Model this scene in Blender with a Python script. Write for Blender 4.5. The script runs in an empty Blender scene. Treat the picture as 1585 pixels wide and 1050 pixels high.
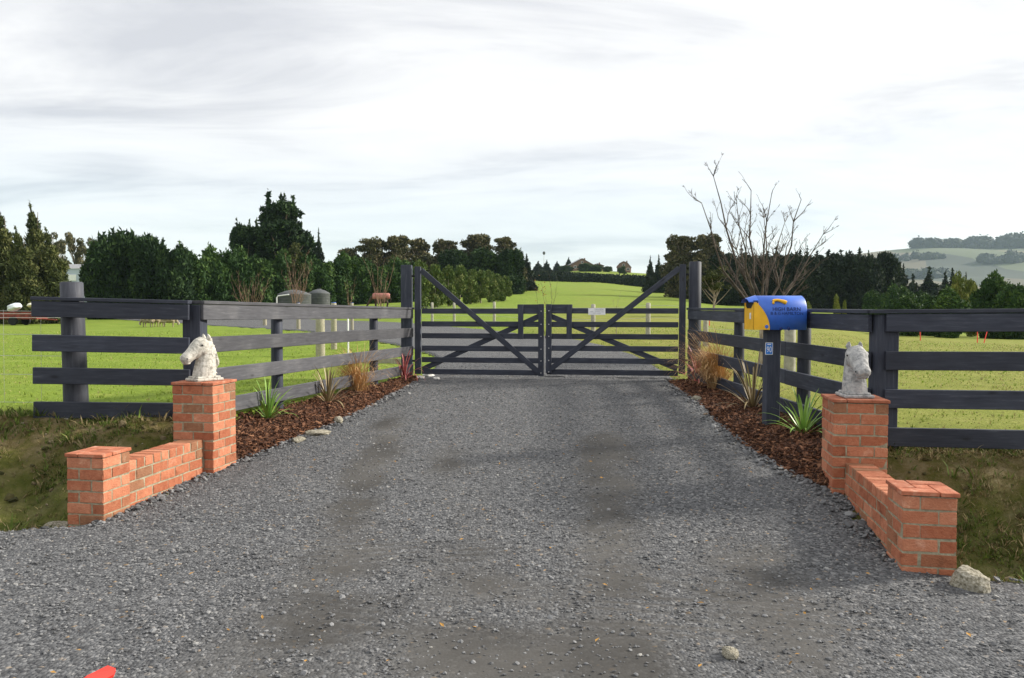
import bpy, bmesh, math, random
import numpy as np
from mathutils import Matrix, Vector, Euler
random.seed(7); RNG = np.random.default_rng(7)
sc = bpy.context.scene
COL = sc.collection

# ------------------------------------------------------------------ camera
CAMZ = 1.67; F = 1150.0; PIT = math.radians(1.9885); ROL = math.radians(0.0967)
cam_d = bpy.data.cameras.new('camera'); cam = bpy.data.objects.new('camera', cam_d); COL.objects.link(cam)
cam_d.sensor_width = 36.0; cam_d.lens = 36.0 * F / 1585.0; cam_d.clip_start = 0.05; cam_d.clip_end = 12000
cam.matrix_world = Matrix.Translation((0, 0, CAMZ)) @ Matrix.Rotation(math.pi/2 - PIT, 4, 'X') @ Matrix.Rotation(ROL, 4, 'Z')
sc.camera = cam
# ------------------------------------------------------------------ sky and sun
SUN_EL = 27.0; SUN_AZ = 76.0          # azimuth clockwise from +Y (the view direction)
w = bpy.data.worlds.new('World'); sc.world = w; w.use_nodes = True
nt = w.node_tree; nt.nodes.clear(); N = nt.nodes.new; L = nt.links.new
sky = N('ShaderNodeTexSky'); sky.sky_type = 'NISHITA'; sky.sun_disc = False
sky.sun_elevation = math.radians(SUN_EL); sky.sun_rotation = math.radians(SUN_AZ)
bg1 = N('ShaderNodeBackground'); bg1.inputs[1].default_value = 0.15; L(sky.outputs[0], bg1.inputs[0])
tc = N('ShaderNodeTexCoord'); sep = N('ShaderNodeSeparateXYZ'); L(tc.outputs['Generated'], sep.inputs[0])
def wm(op, a, b=None):
    n = N('ShaderNodeMath'); n.operation = op
    for i, v in ((0, a), (1, b)):
        if v is None: continue
        if isinstance(v, (int, float)): n.inputs[i].default_value = v
        else: L(v, n.inputs[i])
    return n.outputs[0]
zz = wm('ADD', wm('MAXIMUM', sep.outputs[2], 0.0), 0.16)
cmb = N('ShaderNodeCombineXYZ'); L(wm('DIVIDE', sep.outputs[0], zz), cmb.inputs[0]); L(wm('DIVIDE', sep.outputs[1], zz), cmb.inputs[1])
def wnoise(scale, detail, rough, off, dist=0.0, sx=1, sy=1):
    mp = N('ShaderNodeMapping'); mp.inputs[1].default_value = off; mp.inputs[3].default_value = (sx, sy, 1); L(cmb.outputs[0], mp.inputs[0])
    n = N('ShaderNodeTexNoise'); n.inputs['Scale'].default_value = scale; n.inputs['Detail'].default_value = detail
    n.inputs['Roughness'].default_value = rough; n.inputs['Distortion'].default_value = dist; L(mp.outputs[0], n.inputs['Vector']); return n.outputs[0]
def ramp(tree, src, stops):
    r = tree.nodes.new('ShaderNodeValToRGB'); tree.links.new(src, r.inputs[0]); e = r.color_ramp.elements
    while len(e) < len(stops): e.new(0.5)
    for el, (p, c) in zip(e, stops): el.position = p; el.color = (c[0], c[1], c[2], 1)
    return r.outputs[0]
n1 = wnoise(1.7, 8, 0.58, (5.3, 2.2, 0), 0.5, 0.45, 1.0)
n2 = wnoise(0.8, 4, 0.5, (8.3, 4.2, 2), 0.2, 0.5, 1.2)
mixn = wm('ADD', wm('MULTIPLY', n1, 0.55), wm('MULTIPLY', n2, 0.45))
cl = ramp(nt, mixn, [(0.37, (0.66, 0.67, 0.715)), (0.42, (0.80, 0.805, 0.835)), (0.465, (0.935, 0.935, 0.945)), (0.54, (1.03, 1.027, 1.025))])
bg2 = N('ShaderNodeBackground'); bg2.inputs[1].default_value = 0.9; L(cl, bg2.inputs[0])
# thinner cloud low on the horizon lets the blue through
low = wm('SUBTRACT', 1.0, wm('MULTIPLY', sep.outputs[2], 4.2))
low = wm('MULTIPLY', wm('MAXIMUM', low, 0.0), wm('MULTIPLY', wnoise(0.7, 5, 0.55, (0.6, 9.1, 5), 0.3, 0.4, 1.0), 1.25))
cover = wm('SUBTRACT', 0.97, wm('MINIMUM', low, 0.7))
mx = N('ShaderNodeMixShader'); L(cover, mx.inputs[0]); L(bg1.outputs[0], mx.inputs[1]); L(bg2.outputs[0], mx.inputs[2])
out = N('ShaderNodeOutputWorld'); L(mx.outputs[0], out.inputs[0])
sd = bpy.data.lights.new('sun', 'SUN'); sd.energy = 5.0; sd.angle = math.radians(7); sd.color = (1.0, 0.94, 0.84)
sun = bpy.data.objects.new('sun', sd); COL.objects.link(sun); sun.location = (30, 20, 30)
_el, _az = math.radians(SUN_EL), math.radians(SUN_AZ)
sdir = Vector((math.sin(_az)*math.cos(_el), math.cos(_az)*math.cos(_el), math.sin(_el)))
sun.rotation_euler = sdir.to_track_quat('Z', 'Y').to_euler()
sc.view_settings.view_transform = 'Standard'; sc.view_settings.look = 'None'
sc.view_settings.exposure = 0.27; sc.view_settings.gamma = 1.0; sc.view_settings.use_curve_mapping = False
try:
    sc.cycles.max_bounces = 6; sc.cycles.volume_bounces = 1; sc.cycles.transparent_max_bounces = 6
except Exception: pass

# ------------------------------------------------------------------ measuring helpers (photograph frame -> places on the ground)
def ray(px, py):
    uu, vv = px - 792.5, py - 525.0
    u = uu*math.cos(ROL) + vv*math.sin(ROL); v = -uu*math.sin(ROL) + vv*math.cos(ROL)
    x, f, up = u/F, 1.0, -v/F
    return x, f*math.cos(PIT) + up*math.sin(PIT), -f*math.sin(PIT) + up*math.cos(PIT)
def at(px, py, Y):
    x, y, z = ray(px, py); k = Y / y
    return Vector((x*k, Y, CAMZ + z*k))
def atz(px, py, z0):
    x, y, z = ray(px, py); k = (z0 - CAMZ) / z
    return Vector((x*k, y*k, z0))
def att(px, py):                                    # where the ray meets the terrain
    x, y, z = ray(px, py); k0 = 2.0
    k = 2.0
    while k < 2000:
        if CAMZ + z*k < T1(x*k, y*k): break
        k0 = k; k *= 1.01
    return Vector((x*k, y*k, T1(x*k, y*k)))

# ------------------------------------------------------------------ terrain
TR = np.array([-.7, -.4, -.27, -.12, 0, .1, .2, .3, .42, .5, .7])
TY = np.array([14, 22, 30, 50, 75, 105, 150, 260, 420, 700, 1500.])
TZ = np.array([
 [.50, .50, .50, .52, .70, 1.25, 1.5, 2, 3, 3, 3],
 [.45, .45, .47, .55, .80, 1.6, 2.2, 3, 4, 4, 3],
 [.42, .45, .50, .65, 1.2, 2.6, 3.5, 5, 7, 8, 4],
 [.42, .45, .50, .90, 1.8, 3.1, 4.5, 8, 13, 15, 6],
 [.42, .46, .55, 1.0, 2.0, 3.2, 5.5, 13, 22, 22, 8],
 [.42, .50, .70, 1.2, 2.2, 3.2, 5.5, 12.5, 26, 26, 8],
 [.42, .52, .85, 1.2, 2.0, 3.0, 5.0, 10.5, 24, 24, 6],
 [.42, .50, .70, .90, 1.4, 2.2, 3.8, 6, 10, 8, 4],
 [.40, .42, .45, .50, .80, 1.6, 2.6, 3, 2, -2, -5],
 [.40, .38, .35, .0, -.3, -.5, -1, -2, -6, -12, -15],
 [.40, .30, .20, -.3, -.8, -1.2, -2, -4, -10, -15, -18]])
def sstep(t):
    t = np.clip(t, 0, 1); return t*t*(3 - 2*t)
def table(x, y):
    r = np.clip(x/np.maximum(y, 9.0), TR[0], TR[-1]); Y = np.clip(y, TY[0], TY[-1])
    i = np.clip(np.searchsorted(TR, r) - 1, 0, len(TR) - 2); j = np.clip(np.searchsorted(TY, Y) - 1, 0, len(TY) - 2)
    a = sstep((r - TR[i])/(TR[i+1] - TR[i])); b = (Y - TY[j])/(TY[j+1] - TY[j])
    return (TZ[i, j]*(1-a) + TZ[i+1, j]*a)*(1-b) + (TZ[i, j+1]*(1-a) + TZ[i+1, j+1]*a)*b
DY = [-9, 4.6, 5.6, 6.3, 8, 10, 12, 14, 22, 30]; DZ = [0, 0, .03, .09, .18, .28, .37, .43, .46, .5]
def drive(x, y):
    m = np.interp(y, [4.5, 6.5, 11, 14], [0, 1, 1, 0])
    return np.interp(y, DY, DZ) + .022*np.clip(x, -4, 4)*m
# edges of the gravel between wall / mulch and the wheel way
LEDGE = ([4.8, 5.3, 5.75, 7.3, 7.9, 8.6, 9.6, 11, 12.6, 14.3], [-9, -4.4, -3.32, -3.05, -2.86, -2.66, -2.38, -2.12, -1.88, -1.72])
REDGE = ([3.7, 4.3, 4.75, 6.2, 6.6, 7.2, 8.0, 9.2, 10.6, 12.2, 13.6], [9, 4.0, 2.62, 2.80, 2.66, 2.60, 2.56, 2.60, 2.72, 2.78, 2.86])
LB = ([4.8, 5.7, 7.3, 7.72, 7.95, 14.25, 14.6], [-3.6, -3.42, -3.18, -3.25, -3.4, -2.03, -2.03])      # wall back / fence line
RB = ([3.8, 4.6, 6.2, 6.65, 6.9, 13.5, 14], [2.9, 2.72, 2.98, 3.2, 3.44, 3.33, 3.33])
def terr(x, y):
    x = np.asarray(x, float); y = np.asarray(y, float)
    pad = table(x, y)
    near = np.clip((14 - y)/6, 0, 1)
    padL = pad + .11*near; padR = pad
    yfL = 7.95 + np.clip(x + 3.4, -3, 0)*.13; yfR = 6.9 - np.clip(x - 3.44, 0, 4)*.2
    sL = yfL - y; sR = yfR - y
    dL = np.interp(sL, [-.25, .12, .5, 1.2, 1.6, 2.3, 2.9], [1, .95, .58, -.42, -.60, 0, 0])*.55
    dR = np.interp(sR, [-.3, .1, .5, 1.2, 1.6, 2.3, 2.9], [1, .92, .5, -.5, -.75, 0, 0])*.41
    zL = np.where(sL < -.25, padL, dL); zL = np.where((sL < .1) & (sL > -.25), np.minimum(padL, dL + .2), zL)
    zR = np.where(sR < -.3, padR, dR); zR = np.where((sR < .1) & (sR > -.3), np.minimum(padR, dR + .2), zR)
    D = drive(x, y)
    le = np.interp(y, *LEDGE); lb = np.interp(y, *LB); re = np.interp(y, *REDGE); rb = np.interp(y, *RB)
    # mulch slopes from the fence down to the drive
    tl = np.clip((le - x)/np.maximum(le - lb, .05), 0, 1); tr = np.clip((x - re)/np.maximum(rb - re, .05), 0, 1)
    bL = np.interp(y, [7.2, 8, 9.6, 12.5, 14.3], [.12, .36, .38, .40, .42]); bR = np.interp(y, [6.1, 7, 8.3, 10, 13.6], [.2, .36, .44, .42, .42])
    inL = D + (bL - D)*np.sqrt(tl)*(y > 7.2); inR = D + (bR - D)*np.sqrt(tr)*(y > 6.1)
    ins = np.where(x < 0, inL, inR)
    wl = sstep((x - lb + .1)/.2); wr = sstep((rb + .1 - x)/.2)
    z = np.where(x < 0, zL + (ins - zL)*wl, zR + (ins - zR)*wr)
    far = sstep((y - 13.6)/1.4)
    return z*(1 - far) + pad*far
def T1(x, y): return float(terr(np.array([x]), np.array([y]))[0])
# the drive past the gate swings left towards the sheds: matching points of its two edges
ROAD_R = [(3.1, 13.6), (3.15, 15), (3.3, 17.5), (3.4, 20.5), (3.2, 24), (2.5, 28), (1.2, 33), (-1.4, 40), (-6, 50), (-14, 62), (-27, 80), (-45, 100)]
ROAD_L = [(-1.75, 14.35), (-1.72, 15.5), (-1.75, 17), (-1.95, 19.5), (-2.4, 22), (-3.4, 25), (-4.6, 28.5), (-7.2, 34), (-11, 42), (-18, 52), (-31, 69), (-49, 88)]
def resample(P, n):
    P = np.array(P, float); d = np.r_[0, np.cumsum(np.hypot(*np.diff(P, axis=0).T))]/1.0
    k = np.linspace(0, len(P) - 1, n); idx = np.arange(len(P))
    return np.stack([np.interp(k, idx, P[:, 0]), np.interp(k, idx, P[:, 1])], 1)
def in_poly(x, y, P):
    inside = np.zeros(x.shape, bool); j = len(P) - 1
    for i in range(len(P)):
        xi, yi = P[i]; xj, yj = P[j]
        c = ((yi > y) != (yj > y)) & (x < (xj - xi)*(y - yi)/((yj - yi) + 1e-12) + xi)
        inside ^= c; j = i
    return inside
ROADPOLY = ROAD_R + ROAD_L[::-1]
def on_gravel(x, y, m=0.0):
    near = (y < 14.4) & (x > np.interp(y, *LEDGE) + m) & (x < np.interp(y, *REDGE) - m)
    return near | in_poly(x, y, ROADPOLY)

# ------------------------------------------------------------------ mesh helpers
def link(name, me, mat=None, parent=None, loc=None, rot=None, scale=None):
    o = bpy.data.objects.new(name, me); COL.objects.link(o)
    if mat is not None and me is not None and len(me.materials) == 0: me.materials.append(mat)
    if parent is not None: o.parent = parent
    if loc is not None: o.location = loc
    if rot is not None: o.rotation_euler = rot
    if scale is not None: o.scale = scale
    return o
def tag(o, label, cat, group=None):
    o['label'] = label; o['category'] = cat
    if group: o['group'] = group
    return o
def thing(name, label, cat, loc=(0, 0, 0), rz=0.0, group=None):
    o = bpy.data.objects.new(name, None); COL.objects.link(o); o.empty_display_size = .2
    o.location = loc; o.rotation_euler = (0, 0, rz); return tag(o, label, cat, group)
def structure(o): o['kind'] = 'structure'; return o
def stuff(o): o['kind'] = 'stuff'; return o
class MB:
    def __init__(s): s.v = []; s.f = []; s.sm = []
    def add(s, vs, fs, smooth=False):
        b = len(s.v); s.v += [tuple(v) for v in vs]; s.f += [tuple(b + i for i in f) for f in fs]; s.sm += [smooth]*len(fs)
    def box(s, c, d, R=None):
        R = R or Matrix.Identity(3); c = Vector(c); h = [x/2 for x in d]
        vs = [c + R @ Vector((sx*h[0], sy*h[1], sz*h[2])) for sx in (-1, 1) for sy in (-1, 1) for sz in (-1, 1)]
        s.add(vs, [(0, 1, 3, 2), (4, 6, 7, 5), (0, 4, 5, 1), (2, 3, 7, 6), (0, 2, 6, 4), (1, 5, 7, 3)])
    def bbox(s, c, d, bev=.006, R=None):              # box with chamfered edges
        R = R or Matrix.Identity(3); c = Vector(c); h = [x/2 for x in d]; b = min(bev, min(h)*.6); vs = []; 
        for sx in (-1, 1):
            for sy in (-1, 1):
                for sz in (-1, 1):
                    vs += [c + R @ Vector((sx*h[0], sy*(h[1]-b), sz*(h[2]-b))), c + R @ Vector((sx*(h[0]-b), sy*h[1], sz*(h[2]-b))), c + R @ Vector((sx*(h[0]-b), sy*(h[1]-b), sz*h[2]))]
        I = lambda sx, sy, sz, k: ((sx*2 + sy)*2 + sz)*3 + k
        fs = []
        for s_ in (0, 1):
            q = [I(s_, 0, 0, 0), I(s_, 1, 0, 0), I(s_, 1, 1, 0), I(s_, 0, 1, 0)]; fs.append(q if s_ else q[::-1])
            q = [I(0, s_, 0, 1), I(0, s_, 1, 1), I(1, s_, 1, 1), I(1, s_, 0, 1)]; fs.append(q if s_ else q[::-1])
            q = [I(0, 0, s_, 2), I(1, 0, s_, 2), I(1, 1, s_, 2), I(0, 1, s_, 2)]; fs.append(q if s_ else q[::-1])
        for a in (0, 1):
            for b_ in (0, 1):
                fs.append([I(a, b_, 0, 0), I(a, b_, 1, 0), I(a, b_, 1, 1), I(a, b_, 0, 1)])
                fs.append([I(a, 0, b_, 0), I(a, 1, b_, 0), I(a, 1, b_, 2), I(a, 0, b_, 2)])
                fs.append([I(0, a, b_, 1), I(1, a, b_, 1), I(1, a, b_, 2), I(0, a, b_, 2)])
                for d_ in (0, 1): fs.append([I(a, b_, d_, 0), I(a, b_, d_, 1), I(a, b_, d_, 2)])
        s.add(vs, fs)
    def tube(s, pts, rad, n=8, cap=True, smooth=True):
        pts = [Vector(p) for p in pts]; m = len(pts)
        if isinstance(rad, (int, float)): rad = [rad]*m
        vs = []; fs = []; up = Vector((0, 0, 1)); X = None
        for i, p in enumerate(pts):
            t = (pts[min(i+1, m-1)] - pts[max(i-1, 0)]).normalized()
            if X is None: X = t.cross(up if abs(t.z) < .95 else Vector((1, 0, 0))).normalized()
            else: X = (X - t*X.dot(t)).normalized()
            Y = t.cross(X)
            for k in range(n):
                a = 2*math.pi*k/n; vs.append(p + (X*math.cos(a) + Y*math.sin(a))*rad[i])
        for i in range(m-1):
            for k in range(n): fs.append((i*n + k, i*n + (k+1) % n, (i+1)*n + (k+1) % n, (i+1)*n + k))
        s.add(vs, fs, smooth)
        if cap: s.add(vs[:n], [tuple(range(n))[::-1]]); s.add(vs[-n:], [tuple(range(n))])
    def ell(s, c, r, nu=12, nv=8, R=None):
        R = R or Matrix.Identity(3); c = Vector(c); vs = []; fs = []
        for j in range(nv + 1):
            th = math.pi*j/nv
            for i in range(nu):
                a = 2*math.pi*i/nu; vs.append(c + R @ Vector((r[0]*math.sin(th)*math.cos(a), r[1]*math.sin(th)*math.sin(a), r[2]*math.cos(th))))
        for j in range(nv):
            for i in range(nu): fs.append((j*nu + i, (j+1)*nu + i, (j+1)*nu + (i+1) % nu, j*nu + (i+1) % nu))
        s.add(vs, fs, True)
    def loft(s, rings, smooth=True):                  # rings: equal-length closed loops
        n = len(rings[0]); vs = [p for r in rings for p in r]; fs = []
        for i in range(len(rings)-1):
            for k in range(n): fs.append((i*n + k, i*n + (k+1) % n, (i+1)*n + (k+1) % n, (i+1)*n + k))
        s.add(vs, fs, smooth); s.add(rings[0], [tuple(range(n))[::-1]]); s.add(rings[-1], [tuple(range(n))])
    def mesh(s, name, mat=None):
        me = bpy.data.meshes.new(name); me.from_pydata(s.v, [], s.f); me.update()
        me.polygons.foreach_set('use_smooth', s.sm)
        if mat: me.materials.append(mat)
        return me
    def build(s, name, mat, parent=None, loc=None, rot=None, scale=None): return link(name, s.mesh(name, mat), None, parent, loc, rot, scale)
def np_mesh(name, V, Fc, mat=None, smooth=False):
    me = bpy.data.meshes.new(name); V = np.asarray(V, np.float32); Fc = np.asarray(Fc, np.int32); k = Fc.shape[1]
    me.vertices.add(len(V)); me.vertices.foreach_set('co', V.ravel())
    me.loops.add(Fc.size); me.loops.foreach_set('vertex_index', Fc.ravel())
    me.polygons.add(len(Fc)); me.polygons.foreach_set('loop_start', np.arange(0, Fc.size, k, dtype=np.int32))
    me.update(calc_edges=True); me.polygons.foreach_set('use_smooth', np.full(len(Fc), smooth))
    if mat: me.materials.append(mat)
    return me
def baked(me, mods):                                   # evaluate modifiers into a plain mesh
    o = bpy.data.objects.new('tmp', me); COL.objects.link(o)
    for t, kw in mods:
        m = o.modifiers.new(t, t)
        for k, v in kw.items(): setattr(m, k, v)
    dg = bpy.context.evaluated_depsgraph_get(); r = bpy.data.meshes.new_from_object(o.evaluated_get(dg))
    bpy.data.objects.remove(o); return r
def text_mesh(body, size, extrude=.001, align='CENTER', sx=1.0):
    cu = bpy.data.curves.new('t', 'FONT'); cu.body = body; cu.size = size; cu.extrude = extrude; cu.align_x = align; cu.align_y = 'CENTER'; cu.resolution_u = 3
    o = bpy.data.objects.new('t', cu); COL.objects.link(o)
    dg = bpy.context.evaluated_depsgraph_get(); me = bpy.data.meshes.new_from_object(o.evaluated_get(dg)); bpy.data.objects.remove(o)
    return me
def rotz(a): return Matrix.Rotation(a, 3, 'Z')

# ------------------------------------------------------------------ materials
def mat(name, stops, scale=6.0, rough=.8, bump=0.0, bscale=40.0, detail=6, rand=0.0, stretch=None, coord='Object', randstops=None, tint=None, spec=.3, dist=0.0, bdist=.01, weather=False):
    m = bpy.data.materials.new(name); m.use_nodes = True; t = m.node_tree; n = t.nodes; l = t.links
    b = n['Principled BSDF']; b.inputs['Roughness'].default_value = rough; b.inputs['Specular IOR Level'].default_value = spec
    c = n.new('ShaderNodeTexCoord'); mp = n.new('ShaderNodeMapping'); l.new(c.outputs[coord], mp.inputs[0])
    if stretch: mp.inputs[3].default_value = stretch
    oi = n.new('ShaderNodeObjectInfo')
    if randstops or rand:                               # shift the pattern from piece to piece
        cb = n.new('ShaderNodeMath'); cb.operation = 'MULTIPLY'; cb.inputs[1].default_value = 37.0; l.new(oi.outputs['Random'], cb.inputs[0]); l.new(cb.outputs[0], mp.inputs[1])
    no = n.new('ShaderNodeTexNoise'); no.inputs['Scale'].default_value = scale; no.inputs['Detail'].default_value = detail; no.inputs['Distortion'].default_value = dist; l.new(mp.outputs[0], no.inputs['Vector'])
    col = ramp(t, no.outputs[0], stops)
    def mixc(a, b_, fac, mode='MIX'):
        x = n.new('ShaderNodeMix'); x.data_type = 'RGBA'; x.blend_type = mode; x.clamp_result = False
        if isinstance(fac, float): x.inputs[0].default_value = fac
        else: l.new(fac, x.inputs[0])
        l.new(a, x.inputs[6]); l.new(b_, x.inputs[7]); return x.outputs[2]
    if randstops: col = mixc(col, ramp(t, oi.outputs['Random'], randstops), .62)
    if rand:
        r2 = ramp(t, oi.outputs['Random'], [(0, (1-rand,)*3), (1, (1+rand,)*3)]); col = mixc(col, r2, 1.0, 'MULTIPLY')
    if tint:
        at_ = n.new('ShaderNodeAttribute'); at_.attribute_name = 'tint'; col = mixc(col, ramp(t, at_.outputs['Fac'], tint), .6)
    if weather:
        ge = n.new('ShaderNodeNewGeometry'); wn = n.new('ShaderNodeTexNoise'); wn.inputs['Scale'].default_value = 7.0; wn.inputs['Detail'].default_value = 9; wn.inputs['Roughness'].default_value = .7; l.new(ge.outputs['Position'], wn.inputs['Vector'])
        col = mixc(col, ramp(t, wn.outputs[0], [(.30, (.62, .58, .54)), (.44, (1, 1, 1)), (.56, (1, 1, 1)), (.72, (1.3, 1.75, 2.1))]), 1.0, 'MULTIPLY')
    l.new(col, b.inputs['Base Color'])
    if bump:
        nb = n.new('ShaderNodeTexNoise'); nb.inputs['Scale'].default_value = bscale; nb.inputs['Detail'].default_value = 5; l.new(mp.outputs[0], nb.inputs['Vector'])
        bp = n.new('ShaderNodeBump'); bp.inputs['Strength'].default_value = bump; bp.inputs['Distance'].default_value = bdist; l.new(nb.outputs[0], bp.inputs['Height']); l.new(bp.outputs[0], b.inputs['Normal'])
    return m
def plain(name, c, rough=.5, spec=.5, metal=0.0):
    m = bpy.data.materials.new(name); m.use_nodes = True; b = m.node_tree.nodes['Principled BSDF']
    t = m.node_tree; no = t.nodes.new('ShaderNodeTexNoise'); no.inputs['Scale'].default_value = 9; no.inputs['Detail'].default_value = 5
    co = t.nodes.new('ShaderNodeTexCoord'); t.links.new(co.outputs['Object'], no.inputs['Vector'])
    t.links.new(ramp(t, no.outputs[0], [(.3, tuple(x*.86 for x in c)), (.7, tuple(min(1, x*1.08) for x in c))]), b.inputs['Base Color'])
    b.inputs['Roughness'].default_value = rough; b.inputs['Specular IOR Level'].default_value = spec; b.inputs['Metallic'].default_value = metal
    return m
# wood painted charcoal, weathered, with knots
def timber(name, dark, light, worn):
    m = bpy.data.materials.new(name); m.use_nodes = True; t = m.node_tree; n = t.nodes; l = t.links; b = n['Principled BSDF']
    b.inputs['Roughness'].default_value = .62; b.inputs['Specular IOR Level'].default_value = .35
    c = n.new('ShaderNodeTexCoord'); oi = n.new('ShaderNodeObjectInfo')
    mp = n.new('ShaderNodeMapping'); l.new(c.outputs['Object'], mp.inputs[0]); mp.inputs[3].default_value = (1.2, 14, 14)
    k = n.new('ShaderNodeMath'); k.operation = 'MULTIPLY'; k.inputs[1].default_value = 23; l.new(oi.outputs['Random'], k.inputs[0]); l.new(k.outputs[0], mp.inputs[1])
    g = n.new('ShaderNodeTexNoise'); g.inputs['Scale'].default_value = 3.0; g.inputs['Detail'].default_value = 8; g.inputs['Roughness'].default_value = .65; l.new(mp.outputs[0], g.inputs['Vector'])
    col = ramp(t, g.outputs[0], [(.3, dark), (.58, light), (.74, worn)])
    mk = n.new('ShaderNodeMapping'); l.new(c.outputs['Object'], mk.inputs[0]); mk.inputs[3].default_value = (1.3, 1.3, 3.2); l.new(k.outputs[0], mk.inputs[1])
    vo = n.new('ShaderNodeTexVoronoi'); vo.inputs['Scale'].default_value = 1.7; l.new(mk.outputs[0], vo.inputs['Vector'])
    kn = ramp(t, vo.outputs['Distance'], [(.05, (.35, .35, .35)), (.1, (.8, .8, .8)), (.16, (1, 1, 1))])
    mxn = n.new('ShaderNodeMix'); mxn.data_type = 'RGBA'; mxn.blend_type = 'MULTIPLY'; mxn.inputs[0].default_value = .85; l.new(col, mxn.inputs[6]); l.new(kn, mxn.inputs[7])
    rv = n.new('ShaderNodeMix'); rv.data_type = 'RGBA'; rv.blend_type = 'MULTIPLY'; rv.inputs[0].default_value = 1.0; l.new(mxn.outputs[2], rv.inputs[6]); l.new(ramp(t, oi.outputs['Random'], [(0, (.8, .8, .8)), (1, (1.2, 1.2, 1.2))]), rv.inputs[7])
    wn = n.new('ShaderNodeTexNoise'); wn.inputs['Scale'].default_value = 2.3; wn.inputs['Detail'].default_value = 7; ge = n.new('ShaderNodeNewGeometry'); l.new(ge.outputs['Position'], wn.inputs['Vector'])
    ws = n.new('ShaderNodeMix'); ws.data_type = 'RGBA'; ws.blend_type = 'MULTIPLY'; ws.inputs[0].default_value = 1.0; l.new(rv.outputs[2], ws.inputs[6]); l.new(ramp(t, wn.outputs[0], [(.3, (.75, .75, .78)), (.55, (1, 1, 1)), (.75, (1.4, 1.38, 1.32))]), ws.inputs[7]); l.new(ws.outputs[2], b.inputs['Base Color'])
    bp = n.new('ShaderNodeBump'); bp.inputs['Strength'].default_value = .5; bp.inputs['Distance'].default_value = .004; l.new(g.outputs[0], bp.inputs['Height']); l.new(bp.outputs[0], b.inputs['Normal'])
    return m
M = {}
M['paint'] = timber('charcoal_paint', (.024, .028, .043), (.042, .048, .068), (.095, .102, .125))
M['paint_worn'] = timber('weathered_charcoal_paint', (.05, .05, .056), (.082, .082, .09), (.15, .15, .158))
M['paint_mid'] = timber('half_worn_charcoal_paint', (.035, .038, .05), (.062, .066, .082), (.13, .135, .15))
M['pale_wood'] = mat('pale_round_timber', [(.3, (.26, .24, .17)), (.7, (.42, .39, .29))], 5, .85, .4, 30, stretch=(9, 9, 1))
M['brick'] = mat('red_brick', [(.28, (.29, .085, .042)), (.45, (.41, .145, .076)), (.58, (.48, .185, .10)), (.75, (.58, .30, .17))], 26, .9, .8, 90, rand=.18, detail=9, weather=True,
   randstops=[(0, (.27, .16, .09)), (.13, (.33, .17, .09)), (.2, (.38, .11, .052)), (.6, (.45, .162, .086)), (.9, (.51, .215, .125)), (1, (.33, .13, .07))])
M['tile'] = mat('red_capping_brick', [(.3, (.34, .105, .055)), (.55, (.44, .155, .085)), (.75, (.50, .28, .19))], 16, .9, .7, 70, rand=.16, detail=9, weather=True)
M['mortar'] = mat('mortar', [(.3, (.22, .195, .13)), (.7, (.42, .38, .27))], 24, .95, .8, 80)
M['gravel_stone'] = mat('gravel_stone', [(.3, (.108, .109, .112)), (.7, (.182, .183, .187))], 30, .9, 0, rand=.22,
   randstops=[(0, (.058, .059, .063)), (.3, (.108, .110, .114)), (.7, (.164, .166, .171)), (.96, (.24, .24, .24)), (.993, (.36, .35, .32)), (1, (.30, .2, .11))])
M['chip'] = mat('bark_chip', [(.3, (.05, .022, .012)), (.7, (.13, .055, .03))], 25, .9, 0, rand=.45,
   randstops=[(0, (.035, .018, .012)), (.4, (.085, .037, .02)), (.8, (.155, .07, .036)), (1, (.27, .14, .075))])
M['mulch'] = mat('mulch_bed', [(.3, (.025, .012, .008)), (.7, (.085, .037, .02))], 60, .95, .8, 90)
M['steel'] = plain('galvanised_steel', (.5, .5, .5), .4, .5, .7)
M['concrete'] = mat('weathered_concrete', [(.35, (.27, .26, .21)), (.65, (.42, .40, .33))], 8, .9, .4, 40)
M['statue'] = mat('weathered_white_stone', [(.28, (.22, .205, .17)), (.40, (.40, .38, .33)), (.52, (.53, .505, .445)), (.68, (.63, .605, .545))], 34, .9, .5, 70, detail=8, dist=.6)
M['statue_grey'] = mat('weathered_grey_stone', [(.28, (.17, .17, .17)), (.40, (.29, .29, .29)), (.52, (.39, .385, .38)), (.7, (.52, .51, .49))], 30, .9, .5, 70, detail=8, dist=.6)
M['rock'] = mat('field_rock', [(.35, (.16, .145, .10)), (.5, (.33, .30, .23)), (.68, (.5, .47, .39))], 7, .9, .6, 30, rand=.2)
M['white_rock'] = mat('white_rock', [(.35, (.5, .48, .44)), (.65, (.8, .79, .76))], 7, .85, .4, 30)
M['blue'] = plain('blue_plastic', (.045, .15, .62), .42, .5)
M['yellow'] = plain('yellow_plastic', (.92, .50, .015), .35, .5)
M['black'] = plain('black', (.012, .012, .014), .7, .3)
M['white'] = plain('white_paint', (.82, .82, .82), .5, .4)
M['signblue'] = plain('sign_blue', (.025, .20, .66), .4, .4)
M['faint'] = plain('faded_print', (.42, .43, .44), .6, .2)
M['letter'] = plain('navy_lettering', (.012, .03, .14), .5, .3)
M['red'] = plain('red_plastic', (.85, .07, .05), .5, .4)
M['bark'] = mat('bark', [(.35, (.07, .05, .035)), (.65, (.19, .15, .11))], 6, .95, .6, 20, stretch=(5, 5, 1))
M['palebark'] = mat('pale_bark', [(.35, (.16, .12, .09)), (.65, (.42, .36, .29))], 7, .9, .4, 20, stretch=(4, 4, 1))
M['twig'] = mat('twig', [(.35, (.045, .035, .030)), (.65, (.125, .10, .08))], 6, .9)
M['redtwig'] = mat('reddish_twig', [(.35, (.17, .10, .07)), (.65, (.34, .22, .15))], 6, .9)
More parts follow.
